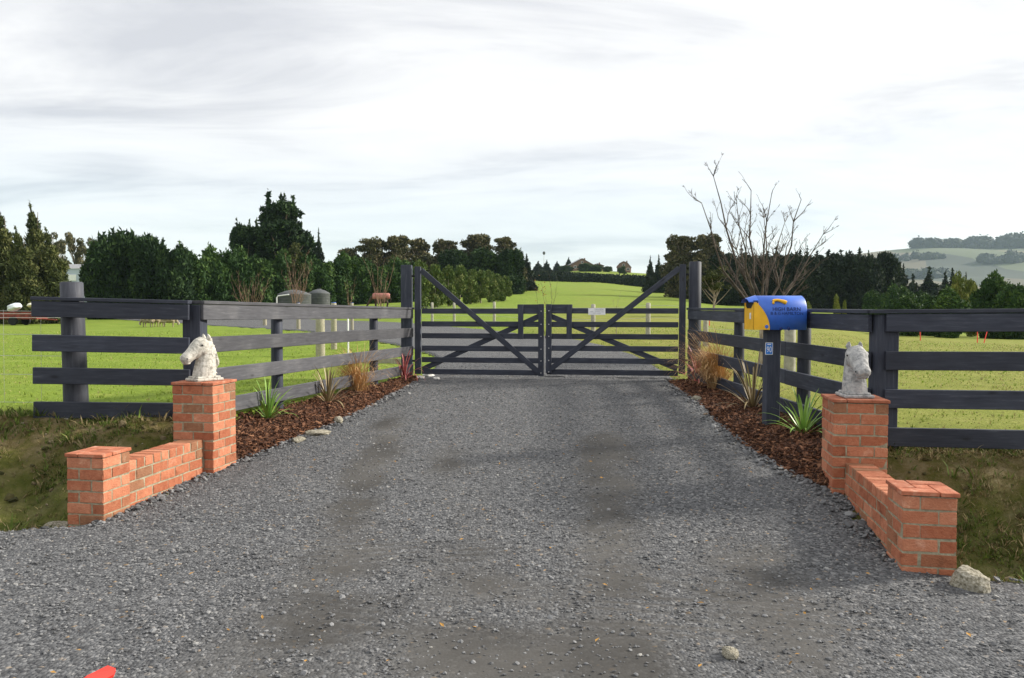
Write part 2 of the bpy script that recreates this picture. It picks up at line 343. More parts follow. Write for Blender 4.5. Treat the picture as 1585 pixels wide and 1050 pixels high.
M['tank'] = mat('grey_tank_plastic', [(.3, (.07, .076, .08)), (.7, (.105, .11, .112))], 3, .6)
M['shed'] = mat('pale_blue_sheet', [(.3, (.40, .46, .56)), (.7, (.48, .54, .63))], 2, .5, stretch=(20, 1, 1))
M['wool'] = mat('dirty_wool', [(.3, (.20, .155, .095)), (.7, (.40, .33, .23))], 9, .95, .6, 20)
M['sheepface'] = plain('sheep_skin', (.42, .38, .31), .9, .2)
M['horse'] = mat('dark_horse_coat', [(.3, (.04, .025, .016)), (.7, (.085, .05, .03))], 5, .6)
M['rug'] = mat('faded_red_rug', [(.3, (.34, .12, .10)), (.7, (.50, .24, .20))], 3, .9)
M['rugdark'] = plain('dark_rug_panel', (.05, .03, .03), .9, .2)
M['tarp'] = mat('pale_tarpaulin', [(.3, (.55, .6, .64)), (.7, (.78, .82, .86))], 6, .6)
M['cream'] = plain('cream_cover', (.78, .74, .62), .6, .3)
M['rustred'] = mat('rusty_red_paint', [(.3, (.10, .03, .02)), (.7, (.30, .06, .045))], 4, .7)
M['housewall'] = mat('brown_brick_wall', [(.3, (.14, .085, .065)), (.7, (.22, .14, .11))], 3, .9)
M['houseroof'] = mat('grey_iron_roof', [(.3, (.20, .20, .21)), (.7, (.34, .34, .34))], 3, .5)
M['darkroof'] = mat('dark_iron_roof', [(.3, (.05, .045, .05)), (.7, (.09, .08, .085))], 3, .6)
M['glass'] = plain('window_glass', (.03, .04, .05), .08, .6)
M['cordgreen'] = mat('green_strap_leaf', [(.3, (.11, .24, .03)), (.7, (.30, .46, .09))], 4, .45, rand=.25, spec=.5)
M['cordbronze'] = mat('bronze_strap_leaf', [(.3, (.15, .11, .05)), (.7, (.36, .28, .14))], 4, .5, rand=.3, spec=.5)
M['flaxred'] = mat('red_flax_leaf', [(.3, (.32, .05, .055)), (.7, (.62, .19, .17))], 4, .45, rand=.35, spec=.5)
M['tussock'] = mat('orange_tussock_blade', [(.3, (.34, .19, .07)), (.7, (.58, .36, .16))], 3, .7, tint=[(0, (.32, .2, .08)), (.5, (.62, .34, .14)), (1, (.78, .6, .34))])
M['blade'] = mat('grass_blade', [(.3, (.19, .275, .033)), (.7, (.33, .42, .068))], 1.5, .7, rand=.22)
M['deadblade'] = mat('dry_grass_blade', [(.3, (.32, .28, .10)), (.7, (.50, .44, .22))], 3, .85, rand=.3)
M['clod'] = mat('earth_clod', [(.3, (.04, .036, .014)), (.7, (.12, .095, .05))], 9, .95, .5, 30, rand=.35, randstops=[(0, (.03, .042, .008)), (.4, (.07, .075, .018)), (.75, (.12, .09, .045)), (.95, (.2, .16, .1)), (1, (.4, .38, .32))])
M['mossblade'] = mat('mossy_blade', [(.3, (.045, .075, .012)), (.7, (.14, .19, .032))], 3, .9, rand=.35)
M['strawdull'] = mat('dull_straw', [(.3, (.16, .12, .055)), (.7, (.36, .29, .15))], 3, .9, rand=.35)
M['sheet'] = mat('sealed_road', [(.3, (.10, .10, .10)), (.7, (.15, .15, .148))], 90, .9, .6, 160)
M['leaflitter'] = mat('fallen_leaf', [(.3, (.28, .14, .03)), (.7, (.42, .24, .06))], 6, .8, rand=.4)
def foliage(name, a, b, c): return mat(name, [(.3, a), (.7, b)], .35, .75, tint=[(0, a), (.6, b), (1, c)], spec=.2)
M['f_pine'] = foliage('dark_pine_needles', (.008, .022, .007), (.022, .052, .014), (.065, .11, .028))
M['f_hedge'] = foliage('hedge_foliage', (.012, .036, .007), (.04, .088, .016), (.11, .175, .032))
M['f_olive'] = foliage('olive_conifer_foliage', (.022, .034, .009), (.07, .085, .022), (.19, .185, .065))
M['f_gum'] = foliage('gum_foliage', (.035, .042, .018), (.10, .095, .04), (.22, .18, .09))
M['f_row'] = foliage('clipped_conifer_foliage', (.045, .085, .016), (.125, .165, .036), (.27, .27, .10))
M['f_belt'] = foliage('belt_conifer_foliage', (.008, .017, .010), (.020, .036, .019), (.045, .062, .028))
M['f_light'] = foliage('yellow_green_foliage', (.08, .11, .02), (.19, .22, .04), (.34, .32, .08))
M['f_far'] = foliage('distant_wood_foliage', (.012, .022, .012), (.03, .045, .022), (.05, .06, .03))

# ------------------------------------------------------------------ ground materials that know where things lie
def ground_mat():
    m = bpy.data.materials.new('pasture'); m.use_nodes = True; t = m.node_tree; n = t.nodes; l = t.links; b = n['Principled BSDF']
    b.inputs['Roughness'].default_value = .95; b.inputs['Specular IOR Level'].default_value = .1
    c = n.new('ShaderNodeTexCoord')
    def noise(s, d=6, r=.55, st=None):
        x = n.new('ShaderNodeTexNoise'); x.inputs['Scale'].default_value = s; x.inputs['Detail'].default_value = d; x.inputs['Roughness'].default_value = r
        if st:
            mp = n.new('ShaderNodeMapping'); mp.inputs[3].default_value = st; l.new(c.outputs['Object'], mp.inputs[0]); l.new(mp.outputs[0], x.inputs['Vector'])
        else: l.new(c.outputs['Object'], x.inputs['Vector'])
        return x.outputs[0]
    def mixc(a, b_, fac):
        x = n.new('ShaderNodeMix'); x.data_type = 'RGBA'; l.new(a, x.inputs[6]); l.new(b_, x.inputs[7])
        if isinstance(fac, float): x.inputs[0].default_value = fac
        else: l.new(fac, x.inputs[0])
        return x.outputs[2]
    def attr(nm):
        a = n.new('ShaderNodeAttribute'); a.attribute_name = nm; return a.outputs['Fac']
    lush = ramp(t, noise(.8, 11, .78), [(.28, (.095, .15, .018)), (.42, (.165, .24, .03)), (.56, (.205, .28, .04)), (.72, (.29, .315, .075))])
    dry = ramp(t, noise(1.1, 11, .78), [(.28, (.14, .15, .028)), (.5, (.24, .235, .055)), (.72, (.36, .31, .11))])
    fine = ramp(t, noise(22, 4, .6), [(.3, (.55, .55, .55)), (.7, (1.25, 1.25, 1.25))])
    g = mixc(lush, dry, attr('dry'))
    mm = n.new('ShaderNodeMix'); mm.data_type = 'RGBA'; mm.blend_type = 'MULTIPLY'; mm.inputs[0].default_value = .6; l.new(g, mm.inputs[6]); l.new(fine, mm.inputs[7])
    soil = ramp(t, noise(3.5, 9, .7), [(.32, (.045, .045, .012)), (.42, (.09, .085, .022)), (.52, (.145, .115, .05)), (.62, (.21, .165, .09)), (.74, (.30, .25, .16))])
    moss = ramp(t, noise(5, 8, .7), [(.35, (.025, .04, .008)), (.5, (.065, .09, .016)), (.62, (.11, .125, .03)), (.75, (.19, .17, .07))])
    so = mixc(soil, moss, attr('moss'))
    bn = noise(7, 6, .6); ad = n.new('ShaderNodeMath'); ad.operation = 'ADD'; l.new(attr('bank'), ad.inputs[0])
    sb = n.new('ShaderNodeMath'); sb.operation = 'MULTIPLY_ADD'; sb.inputs[1].default_value = .7; sb.inputs[2].default_value = -.35; l.new(bn, sb.inputs[0]); l.new(sb.outputs[0], ad.inputs[1])
    bk = ramp(t, ad.outputs[0], [(.4, (0, 0, 0)), (.6, (1, 1, 1))])
    l.new(mixc(mm.outputs[2], so, bk), b.inputs['Base Color'])
    bp = n.new('ShaderNodeBump'); bp.inputs['Strength'].default_value = .8; bp.inputs['Distance'].default_value = .05; l.new(noise(14, 6, .7), bp.inputs['Height']); l.new(bp.outputs[0], b.inputs['Normal'])
    return m
def gravel_mat():
    m = bpy.data.materials.new('gravel'); m.use_nodes = True; t = m.node_tree; n = t.nodes; l = t.links; b = n['Principled BSDF']
    b.inputs['Roughness'].default_value = .92; b.inputs['Specular IOR Level'].default_value = .2
    c = n.new('ShaderNodeTexCoord'); v = n.new('ShaderNodeTexVoronoi'); v.inputs['Scale'].default_value = 52; v.inputs['Randomness'].default_value = 1; l.new(c.outputs['Object'], v.inputs['Vector'])
    g = n.new('ShaderNodeSeparateColor'); l.new(v.outputs['Color'], g.inputs[0])
    st = ramp(t, g.outputs[0], [(0, (.058, .059, .063)), (.45, (.108, .110, .114)), (.85, (.164, .166, .171)), (.98, (.26, .258, .255)), (1, (.28, .2, .12))])
    no = n.new('ShaderNodeTexNoise'); no.inputs['Scale'].default_value = 1.1; no.inputs['Detail'].default_value = 7; l.new(c.outputs['Object'], no.inputs['Vector'])
    fi = ramp(t, no.outputs[0], [(.35, (.05, .047, .043)), (.65, (.095, .09, .083))])
    a = n.new('ShaderNodeAttribute'); a.attribute_name = 'fines'
    x = n.new('ShaderNodeMix'); x.data_type = 'RGBA'; l.new(a.outputs['Fac'], x.inputs[0]); l.new(st, x.inputs[6]); l.new(fi, x.inputs[7]); l.new(x.outputs[2], b.inputs['Base Color'])
    bp = n.new('ShaderNodeBump'); bp.inputs['Distance'].default_value = .012; bp.invert = True
    sm = n.new('ShaderNodeMath'); sm.operation = 'MULTIPLY_ADD'; sm.inputs[1].default_value = -1.0; sm.inputs[2].default_value = 1.0; sm.use_clamp = True; l.new(a.outputs['Fac'], sm.inputs[0]); l.new(sm.outputs[0], bp.inputs['Strength'])
    wv = n.new('ShaderNodeTexNoise'); wv.inputs['Scale'].default_value = 60; wv.inputs['Detail'].default_value = 6; l.new(c.outputs['Object'], wv.inputs['Vector'])
    hs = n.new('ShaderNodeMath'); hs.operation = 'SUBTRACT'; l.new(v.outputs['Distance'], hs.inputs[0]); l.new(wv.outputs[0], hs.inputs[1]); l.new(hs.outputs[0], bp.inputs['Height']); l.new(bp.outputs[0], b.inputs['Normal'])
    return m
M['ground'] = ground_mat(); M['gravel'] = gravel_mat()
def vattr(me, name, vals):
    a = me.attributes.new(name, 'FLOAT', 'POINT'); a.data.foreach_set('value', np.asarray(vals, np.float32))
def noise2(x, y, s, seed=0):                            # cheap smooth value noise
    r = np.random.default_rng(seed); tab = r.random((64, 64)); X = x/s; Y = y/s
    i = np.floor(X).astype(int); j = np.floor(Y).astype(int); a = sstep(X - i); b = sstep(Y - j); g = lambda p, q: tab[p % 64, q % 64]
    return (g(i, j)*(1-a) + g(i+1, j)*a)*(1-b) + (g(i, j+1)*(1-a) + g(i+1, j+1)*a)*b
def grid_mesh(name, X, Y, Z, m):
    r, c = X.shape; V = np.stack([X, Y, Z], -1).reshape(-1, 3); i = np.arange(r*c).reshape(r, c)
    Fc = np.stack([i[:-1, :-1], i[:-1, 1:], i[1:, 1:], i[1:, :-1]], -1).reshape(-1, 4)
    return np_mesh(name, V, Fc, m, True)

# ------------------------------------------------------------------ the setting: ground, drive, road, beds
gy = np.concatenate([np.arange(-8, 2, 1.0), np.arange(2, 15, .11), 15*np.power(4000/15, np.linspace(0, 1, 130))])
gxp = np.concatenate([np.arange(0, 6.5, .11), 6.5*np.power(4000/6.5, np.linspace(0, 1, 95))[0:]]); gxp = np.unique(gxp)
gx = np.concatenate([-gxp[:0:-1], gxp]); GX, GY = np.meshgrid(gx, gy)
GZ = terr(GX, GY)
amp = np.where(GY < 16, .03, .06)*np.clip((GY - 2)/4, 0, 1)
GZ = GZ + (noise2(GX, GY, .7, 1) - .5)*amp + (noise2(GX, GY, .25, 2) - .5)*amp*.6
_s = np.where(GX < 0, 7.95 + np.clip(GX + 3.4, -3, 0)*.13 - GY, 6.9 - np.clip(GX - 3.44, 0, 4)*.2 - GY)
_b = np.clip((_s + .1)/.4, 0, 1)*np.clip((2.6 - _s)/.4, 0, 1)*((GX < np.interp(GY, *LB) - .12) | (GX > np.interp(GY, *RB) + .12))
GZ = GZ + _b*((noise2(GX, GY, .5, 41) - .5)*.20 + (noise2(GX, GY, .2, 42) - .5)*.13)
lowr = on_gravel(GX, GY, .12); GZ = np.where(lowr, terr(GX, GY) - .07, GZ)
bedm = (GY > 6.2) & (GY < 14.2) & (((GX < 0) & (GX > np.interp(GY, *LB)) & (GY > 7.4)) | ((GX > 0) & (GX < np.interp(GY, *RB)))) & ~lowr
GZ = np.where(bedm, terr(GX, GY) - .035, GZ)
gme = grid_mesh('ground', GX, GY, GZ, M['ground'])
sLf = 7.95 + np.clip(GX + 3.4, -3, 0)*.13 - GY; sRf = 6.9 - np.clip(GX - 3.44, 0, 4)*.2 - GY
s_ = np.where(GX < 0, sLf, sRf)
bank = np.clip((s_ + .12)/.25, 0, 1); bank = np.where(s_ < 3.2, bank, 1.0)
vattr(gme, 'bank', bank.ravel()); vattr(gme, 'moss', np.clip((s_ - .35)/.5, 0, 1).ravel()*.6)
dry = np.clip((GX/np.maximum(GY, 3) + .02)/.12, 0, 1)*np.clip((110 - GY)/60, .25, 1)*.75 + .25*np.clip(1 - np.abs(s_ + .6)/.7, 0, 1) + (noise2(GX, GY, 3.0, 5) - .5)*.35
vattr(gme, 'dry', np.clip(dry, 0, 1).ravel())
structure(link('ground', gme))

def fines(x, y):
    f = np.zeros_like(x)
    for cx, cy, rx, ry, a in ((-1.25, 6.2, .22, 1.5, -.16), (-1.02, 4.3, .24, 1.3, -.12), (-1.1, 3.4, .3, .6, 0), (-.2, 4.0, .42, .9, -.1), (-.35, 5.2, .2, .9, .05), (.75, 5.2, .24, 1.3, .12), (.5, 3.6, .36, .5, 0), (1.35, 4.2, .34, .9, .2), (-1.5, 8.8, .22, 1.4, -.14), (.95, 7.4, .24, 1.4, .1), (-.62, 7.0, .18, 1.0, -.1)):
        dx = (x - cx)*math.cos(a) - (y - cy)*math.sin(a); dy = (x - cx)*math.sin(a) + (y - cy)*math.cos(a)
        f = np.maximum(f, np.exp(-((dx/rx)**2 + (dy/ry)**2)))
    return np.clip(f*2.3*(.0 + 1.35*noise2(x, y, .5, 9))*(.15 + 1.1*noise2(x, y, .19, 14) + .6*noise2(x, y, .07, 15)) - .05 + .3*(noise2(x, y, .9, 12) - .45), 0, .9)
# gravel drive: one strip from the road to beyond the gate
yy = np.concatenate([np.arange(-6, 3, .5), np.arange(3, 14.31, .1)]); tt = np.linspace(0, 1, 70)
XL = np.interp(yy, *LEDGE) - .06; XR = np.interp(yy, *REDGE) + .06
X1 = XL[:, None]*(1 - tt) + XR[:, None]*tt; Y1 = np.repeat(yy[:, None], len(tt), 1)
RL = resample(ROAD_L, 90); RR = resample(ROAD_R, 90); sel = slice(2, None)
X2 = RL[sel, 0][:, None]*(1 - tt) + RR[sel, 0][:, None]*tt; Y2 = RL[sel, 1][:, None]*(1 - tt) + RR[sel, 1][:, None]*tt
X1 = np.concatenate([X1, X2]); Y1 = np.concatenate([Y1, Y2])
edge = np.minimum(tt, 1 - tt)*np.ones_like(X1)
Z1 = terr(X1, Y1) + (noise2(X1, Y1, .5, 3) - .5)*.022 + (noise2(X1, Y1, .16, 4) - .5)*.012 + np.where(edge < .004, -.05, .012) + np.where(Y1 > 14.4, .03, 0)
dme = grid_mesh('driveway', X1, Y1, Z1, M['gravel']); vattr(dme, 'fines', fines(X1, Y1).ravel())
structure(link('driveway', dme))
# corner of the sealed road by the camera
rp = [(-30, 6.2), (-9, 5.05), (-5, 4.55), (-3.3, 4.18), (-2.66, 3.86), (-2.12, 3.4), (-1.2, 2.75), (.5, 2.2), (6, 1.9), (30, 1.9)]
rx = resample(rp, 60); tb = np.linspace(0, 1, 14)
RX = np.repeat(rx[:, :1], 14, 1); RY = rx[:, 1:]*(1 - tb) + -6.0*tb
structure(link('road', grid_mesh('road', RX, RY, .036 + 0*RX + np.where(tb == 0, -.03, 0), M['sheet'])))
def bed(name, ea, eb, y0, y1, side):
    yb = np.arange(y0, y1, .07); t = np.linspace(0, 1, 20); a = np.interp(yb, *ea); b_ = np.interp(yb, *eb) + (.03 if side < 0 else -.03)
    X = a[:, None]*(1-t) + b_[:, None]*t; Y = np.repeat(yb[:, None], 20, 1)
    Z = terr(X, Y) + .012 + (noise2(X, Y, .22, 6) - .5)*.04 + .03*np.sin(np.pi*t)
    return structure(link(name, grid_mesh(name, X, Y, Z, M['mulch'])))
bed('mulch_bed', LEDGE, LB, 7.45, 14.2, -1); bed('mulch_bed', REDGE, RB, 6.35, 13.45, 1)

# ------------------------------------------------------------------ scatter (stones, chips, grass) as instanced stuff
def gn_group():
    g = bpy.data.node_groups.new('scatter', 'GeometryNodeTree')
    g.interface.new_socket('Geometry', in_out='INPUT', socket_type='NodeSocketGeometry'); g.interface.new_socket('Geometry', in_out='OUTPUT', socket_type='NodeSocketGeometry')
    return g
def scatter(name, P, rot, scl, sources):
    me = bpy.data.meshes.new(name); me.vertices.add(len(P)); me.vertices.foreach_set('co', np.asarray(P, np.float32).ravel())
    a = me.attributes.new('rot', 'FLOAT_VECTOR', 'POINT'); a.data.foreach_set('vector', np.asarray(rot, np.float32).ravel())
    a = me.attributes.new('scl', 'FLOAT', 'POINT'); a.data.foreach_set('value', np.asarray(scl, np.float32))
    a = me.attributes.new('idx', 'INT', 'POINT'); a.data.foreach_set('value', RNG.integers(0, len(sources), len(P)).astype(np.int32))
    col = bpy.data.collections.new(name + '_pieces')
    for s in sources: col.objects.link(s)
    o = link(name, me); g = gn_group(); n = g.nodes; l = g.links
    gi = n.new('NodeGroupInput'); go = n.new('NodeGroupOutput'); ip = n.new('GeometryNodeInstanceOnPoints'); ci = n.new('GeometryNodeCollectionInfo')
    ci.inputs['Collection'].default_value = col; ci.inputs['Separate Children'].default_value = True; ci.inputs['Reset Children'].default_value = True
    def na(nm, dt):
        x = n.new('GeometryNodeInputNamedAttribute'); x.data_type = dt; x.inputs['Name'].default_value = nm; return x.outputs[0]
    e2r = n.new('FunctionNodeEulerToRotation'); l.new(na('rot', 'FLOAT_VECTOR'), e2r.inputs[0])
    l.new(gi.outputs[0], ip.inputs['Points']); l.new(ci.outputs[0], ip.inputs['Instance']); ip.inputs['Pick Instance'].default_value = True
    l.new(na('idx', 'INT'), ip.inputs['Instance Index']); l.new(e2r.outputs[0], ip.inputs['Rotation']); l.new(na('scl', 'FLOAT'), ip.inputs['Scale'])
    l.new(ip.outputs[0], go.inputs[0])
    md = o.modifiers.new('scatter', 'NODES'); md.node_group = g
    return stuff(o)
def src(me, m): me.materials.append(m); return bpy.data.objects.new('piece', me)
def stone_src(seed, m, flat=.6):
    r = np.random.default_rng(seed); bm = bmesh.new(); bmesh.ops.create_icosphere(bm, subdivisions=1, radius=1)
    for v in bm.verts: v.co *= .72 + .5*r.random()
    for v in bm.verts: v.co.z *= flat; v.co.x *= 1.15
    me = bpy.data.meshes.new('stone'); bm.to_mesh(me); bm.free(); return src(me, m)
def spots(n, x0, x1, y0, y1, keep):
    x = RNG.uniform(x0, x1, n); y = RNG.uniform(y0, y1, n); k = keep(x, y) > RNG.random(n); return x[k], y[k]
roadpoly = rp + [(30, -6), (-30, -6)]
def gkeep(x, y):
    d = np.interp(y, [2.6, 5.5, 8, 11, 15, 22], [1, 1, .8, .55, .33, .12])
    vis = np.abs(x)/np.maximum(y, .1) < .80
    return d*on_gravel(x, y)*vis*(1 - .7*fines(x, y))*~in_poly(x, y, roadpoly)
gxs, gys = spots(430000, -9, 9, 3.0, 22, gkeep)
gsc = RNG.lognormal(math.log(.0064), .38, len(gxs)).clip(.0035, .019)
gz = terr(gxs, gys) + (noise2(gxs, gys, .5, 3) - .5)*.022 + (noise2(gxs, gys, .16, 4) - .5)*.012 + .012 + gsc*.15 + np.where(gys > 14.4, .03, 0)
scatter('loose_gravel', np.stack([gxs, gys, gz], 1), RNG.uniform(-3.14, 3.14, (len(gxs), 3))*[.12, .12, 1], gsc, [stone_src(i, M['gravel_stone']) for i in range(7)])
stones_label = COL.objects['loose_gravel']; stones_label['label'] = 'loose grey crushed gravel covering the driveway'; stones_label['category'] = 'gravel'
# bigger loose stones pushed to the edges
ex, ey = [], []
for (e, y0, y1, sg) in ((LEDGE, 5.5, 13.5, 1), (REDGE, 4.3, 13, -1)):
    yv = RNG.uniform(y0, y1, 900); ex.append(np.interp(yv, *e) + sg*np.abs(RNG.normal(.02, .09, 900))); ey.append(yv)
ex = np.concatenate(ex); ey = np.concatenate(ey); es = RNG.lognormal(math.log(.016), .35, len(ex)).clip(.008, .04)
o = scatter('edge_stones', np.stack([ex, ey, terr(ex, ey) + .02], 1), RNG.uniform(-3, 3, (len(ex), 3))*[.2, .2, 1], es, [stone_src(20 + i, M['gravel_stone']) for i in range(5)])
o['label'] = 'coarser grey stones pushed to the edges of the drive'; o['category'] = 'gravel'
# bark chips
def chip_src(seed):
    r = random.Random(seed); mb = MB(); mb.box((0, 0, 0), (1, r.uniform(.25, .5), r.uniform(.12, .22)))
    for i in range(len(mb.v)): mb.v[i] = tuple(c*(1 + r.uniform(-.3, .3)) for c in mb.v[i])
    return src(mb.mesh('chip'), M['chip'])
for side, (ea, eb, y0, y1) in ((-1, (LEDGE, LB, 7.4, 14.1)), (1, (REDGE, RB, 6.3, 13.4))):
    n = 15000; y = RNG.uniform(y0, y1, n); a = np.interp(y, *ea); b_ = np.interp(y, *eb); t = RNG.uniform(-.05, 1.0, n); x = a*(1-t) + b_*t
    z = terr(x, y) + .012 + (noise2(x, y, .22, 6) - .5)*.04 + .03*np.sin(np.pi*np.clip(t, 0, 1)) + RNG.uniform(0, .016, n)
    o = scatter('bark_chips', np.stack([x, y, z], 1), np.stack([RNG.normal(0, .4, n), RNG.normal(0, .4, n), RNG.uniform(0, 6.28, n)], 1), RNG.lognormal(math.log(.036), .4, n).clip(.015, .09), [chip_src(i + 10*side) for i in range(6)])
    o['label'] = 'reddish brown bark chips mulching the bed along the %s fence' % ('left' if side < 0 else 'right'); o['category'] = 'bark mulch'
# grass tufts
def tuft_src(seed, m, nb=7, h=1.0, lean=.5, wd=.07):
    r = random.Random(seed); mb = MB()
    for _ in range(nb):
        a = r.uniform(0, 6.28); d = Vector((math.cos(a), math.sin(a), 0)); s = Vector((-d.y, d.x, 0)); q = d*r.uniform(0, .35); hh = h*r.uniform(.5, 1); le = lean*r.uniform(.3, 1.2)
        p0 = q; p1 = q + d*le*.35*hh + Vector((0, 0, hh*.6)); p2 = q + d*le*hh + Vector((0, 0, hh*.95))
        mb.add([p0 - s*wd, p0 + s*wd, p1 + s*wd*.7, p1 - s*wd*.7, p2], [(0, 1, 2, 3), (3, 2, 4)])
    return src(mb.mesh('tuft'), m)
def padkeep(x, y):
    outL = (x < 0) & (((y > 7.95 + np.clip(x + 3.4, -3, 0)*.13) & (x < np.interp(y, *LB) - .02)) | (y > 14.5))
    outR = (x > 0) & (((y > 6.95 - np.clip(x - 3.44, 0, 4)*.2) & (x > np.interp(y, *RB) + .05)) | (y > 13.9))
    return (outL | outR)*~in_poly(x, y, ROADPOLY)*(np.abs(x)/y < .78)*np.interp(y, [6, 14, 26, 45], [1, .7, .35, .12])
tx, ty = spots(260000, -30, 30, 6.5, 45, padkeep)
ts = RNG.lognormal(math.log(.024), .4, len(tx)).clip(.015, .09)*np.interp(ty, [8, 40], [1, 1.6])
isdry = (RNG.random(len(tx)) < np.where(tx/ty > 0, .45, .10))
for nm, k, m_, lab in (('paddock_grass', ~isdry, 'blade', 'short green pasture grass in the paddocks behind the fences'), ('dry_grass', isdry, 'deadblade', 'straw coloured dry grass among the paddock grass')):
    n = int(k.sum()); o = scatter(nm, np.stack([tx[k], ty[k], terr(tx[k], ty[k]) - .004], 1), np.stack([0*ts[k], 0*ts[k], RNG.uniform(0, 6.28, n)], 1), ts[k], [tuft_src(i, M[m_]) for i in range(5)])
    o['label'] = lab; o['category'] = 'grass'
# rough growth on the banks and a dry fringe along the fence foot
def bankkeep(x, y):
    s = np.where(x < 0, 7.95 + np.clip(x + 3.4, -3, 0)*.13 - y, 6.9 - np.clip(x - 3.44, 0, 4)*.2 - y)
    ins = np.where(x < 0, x < np.interp(y, *LB) - .08, x > np.interp(y, *RB) + .08)
    return ins*(s > -.3)*(s < 2.2)*(np.abs(x)/y < .8)*np.where(s < .15, .9, np.clip((noise2(x, y, .4, 21) - .32)*3.0, 0.12, 1)*.8)
bx_, by_ = spots(200000, -7, 7, 4.2, 8.4, bankkeep)
def bankz(x, y):
    s = np.where(x < 0, 7.95 + np.clip(x + 3.4, -3, 0)*.13 - y, 6.9 - np.clip(x - 3.44, 0, 4)*.2 - y); b = np.clip((s + .1)/.4, 0, 1)*np.clip((2.6 - s)/.4, 0, 1)*((x < np.interp(y, *LB) - .12) | (x > np.interp(y, *RB) + .12))
    return terr(x, y) + b*((noise2(x, y, .5, 41) - .5)*.20 + (noise2(x, y, .2, 42) - .5)*.13)
cx_, cy_ = spots(9000, -7, 7, 4.2, 8.4, lambda x, y: (bankkeep(x, y) > 0)*np.clip(noise2(x, y, .6, 51)*2 - .6, .02, 1)*.7)
o = scatter('bank_clods', np.stack([cx_, cy_, bankz(cx_, cy_)], 1), RNG.uniform(-3, 3, (len(cx_), 3))*[.3, .3, 1], RNG.lognormal(math.log(.012), .6, len(cx_)).clip(.004, .05), [stone_src(60 + i, M['clod'], .7) for i in range(5)])
o['label'] = 'lumps of earth and moss on the ditch banks'; o['category'] = 'earth'
bs = RNG.lognormal(math.log(.026), .6, len(bx_)).clip(.012, .16); bd = RNG.random(len(bx_)) < .28 + .4*(noise2(bx_, by_, .7, 77) > .6)
for nm, k, m_, lab in (('bank_grass', ~bd, 'mossblade', 'sparse green grass and moss growing on the ditch banks'), ('bank_straw', bd, 'strawdull', 'dry straw lying on the ditch banks')):
    n = int(k.sum()); o = scatter(nm, np.stack([bx_[k], by_[k], bankz(bx_[k], by_[k]) - .006], 1), np.stack([RNG.normal(0, .3, n), RNG.normal(0, .3, n), RNG.uniform(0, 6.28, n)], 1), bs[k], [tuft_src(30 + i, M[m_], 5, 1.0, .9, .06) for i in range(5)])
    o['label'] = lab; o['category'] = 'grass'
# fallen leaves on the gravel
lx, ly = spots(170, -2.2, 2.4, 3.3, 9, lambda x, y: on_gravel(x, y)*.7)
mb = MB(); mb.add([(-1, 0, 0), (-.2, -.5, .15), (1, 0, .1), (-.2, .5, .2)], [(0, 1, 2, 3)])
o = scatter('fallen_leaves', np.stack([lx, ly, terr(lx, ly) + .034], 1), np.stack([RNG.normal(0, .25, len(lx)), RNG.normal(0, .25, len(lx)), RNG.uniform(0, 6, len(lx))], 1), RNG.uniform(.009, .022, len(lx)), [src(mb.mesh('leaf'), M['leaflitter'])])
o['label'] = 'small orange brown fallen leaves on the gravel drive'; o['category'] = 'leaf litter'

# ------------------------------------------------------------------ placing parts in world coordinates under an empty
def own(o, parent):
    o.parent = parent
    o.matrix_parent_inverse = (Matrix.Translation(parent.location) @ Matrix.Rotation(parent.rotation_euler.z, 4, 'Z')).inverted()
    return o
def frame(A, B, up=Vector((0, 0, 1))):
    X = (B - A).normalized()
    if abs(X.dot(up)) > .98: up = Vector((0, 1, 0))
    Y = up.cross(X).normalized(); Z = X.cross(Y)
    return Matrix((X, Y, Z)).transposed()
def beam(name, A, B, h, t, m, parent, bev=.005, up=Vector((0, 0, 1)), ext=0.0):     # board from A to B, grain along it
    A, B = Vector(A), Vector(B); Lh = (B - A).length + ext*2
    mb = MB(); mb.bbox((0, 0, 0), (Lh, t, h), bev)
    o = mb.build(name, M[m]); o.matrix_world = Matrix.Translation((A + B)/2) @ frame(A, B, up).to_4x4()
    mw = o.matrix_world.copy(); own(o, parent); o.matrix_basis = mw; return o
def pole(name, A, B, r0, r1, m, parent, n=18, dome=True):
    A, B = Vector(A), Vector(B); Lh = (B - A).length; mb = MB()
    k = [(-.5, 0), (-.2, .01), (.15, -.01), (.5, 0)]
    pts = [(Lh*a, b*.3*r0, b*.3*r0) for a, b in k]; rr = [r0 + (r1 - r0)*(a + .5) for a, b in k]
    if dome: pts += [(Lh*.5 + .012, 0, 0)]; rr += [r1*.86]
    mb.tube(pts, rr, n); o = mb.build(name, M[m]); mw = Matrix.Translation((A + B)/2) @ frame(A, B, Vector((0, 1, 0))).to_4x4()
    own(o, parent); o.matrix_basis = mw; return o
def put(o, parent, mw): own(o, parent); o.matrix_basis = mw; return o

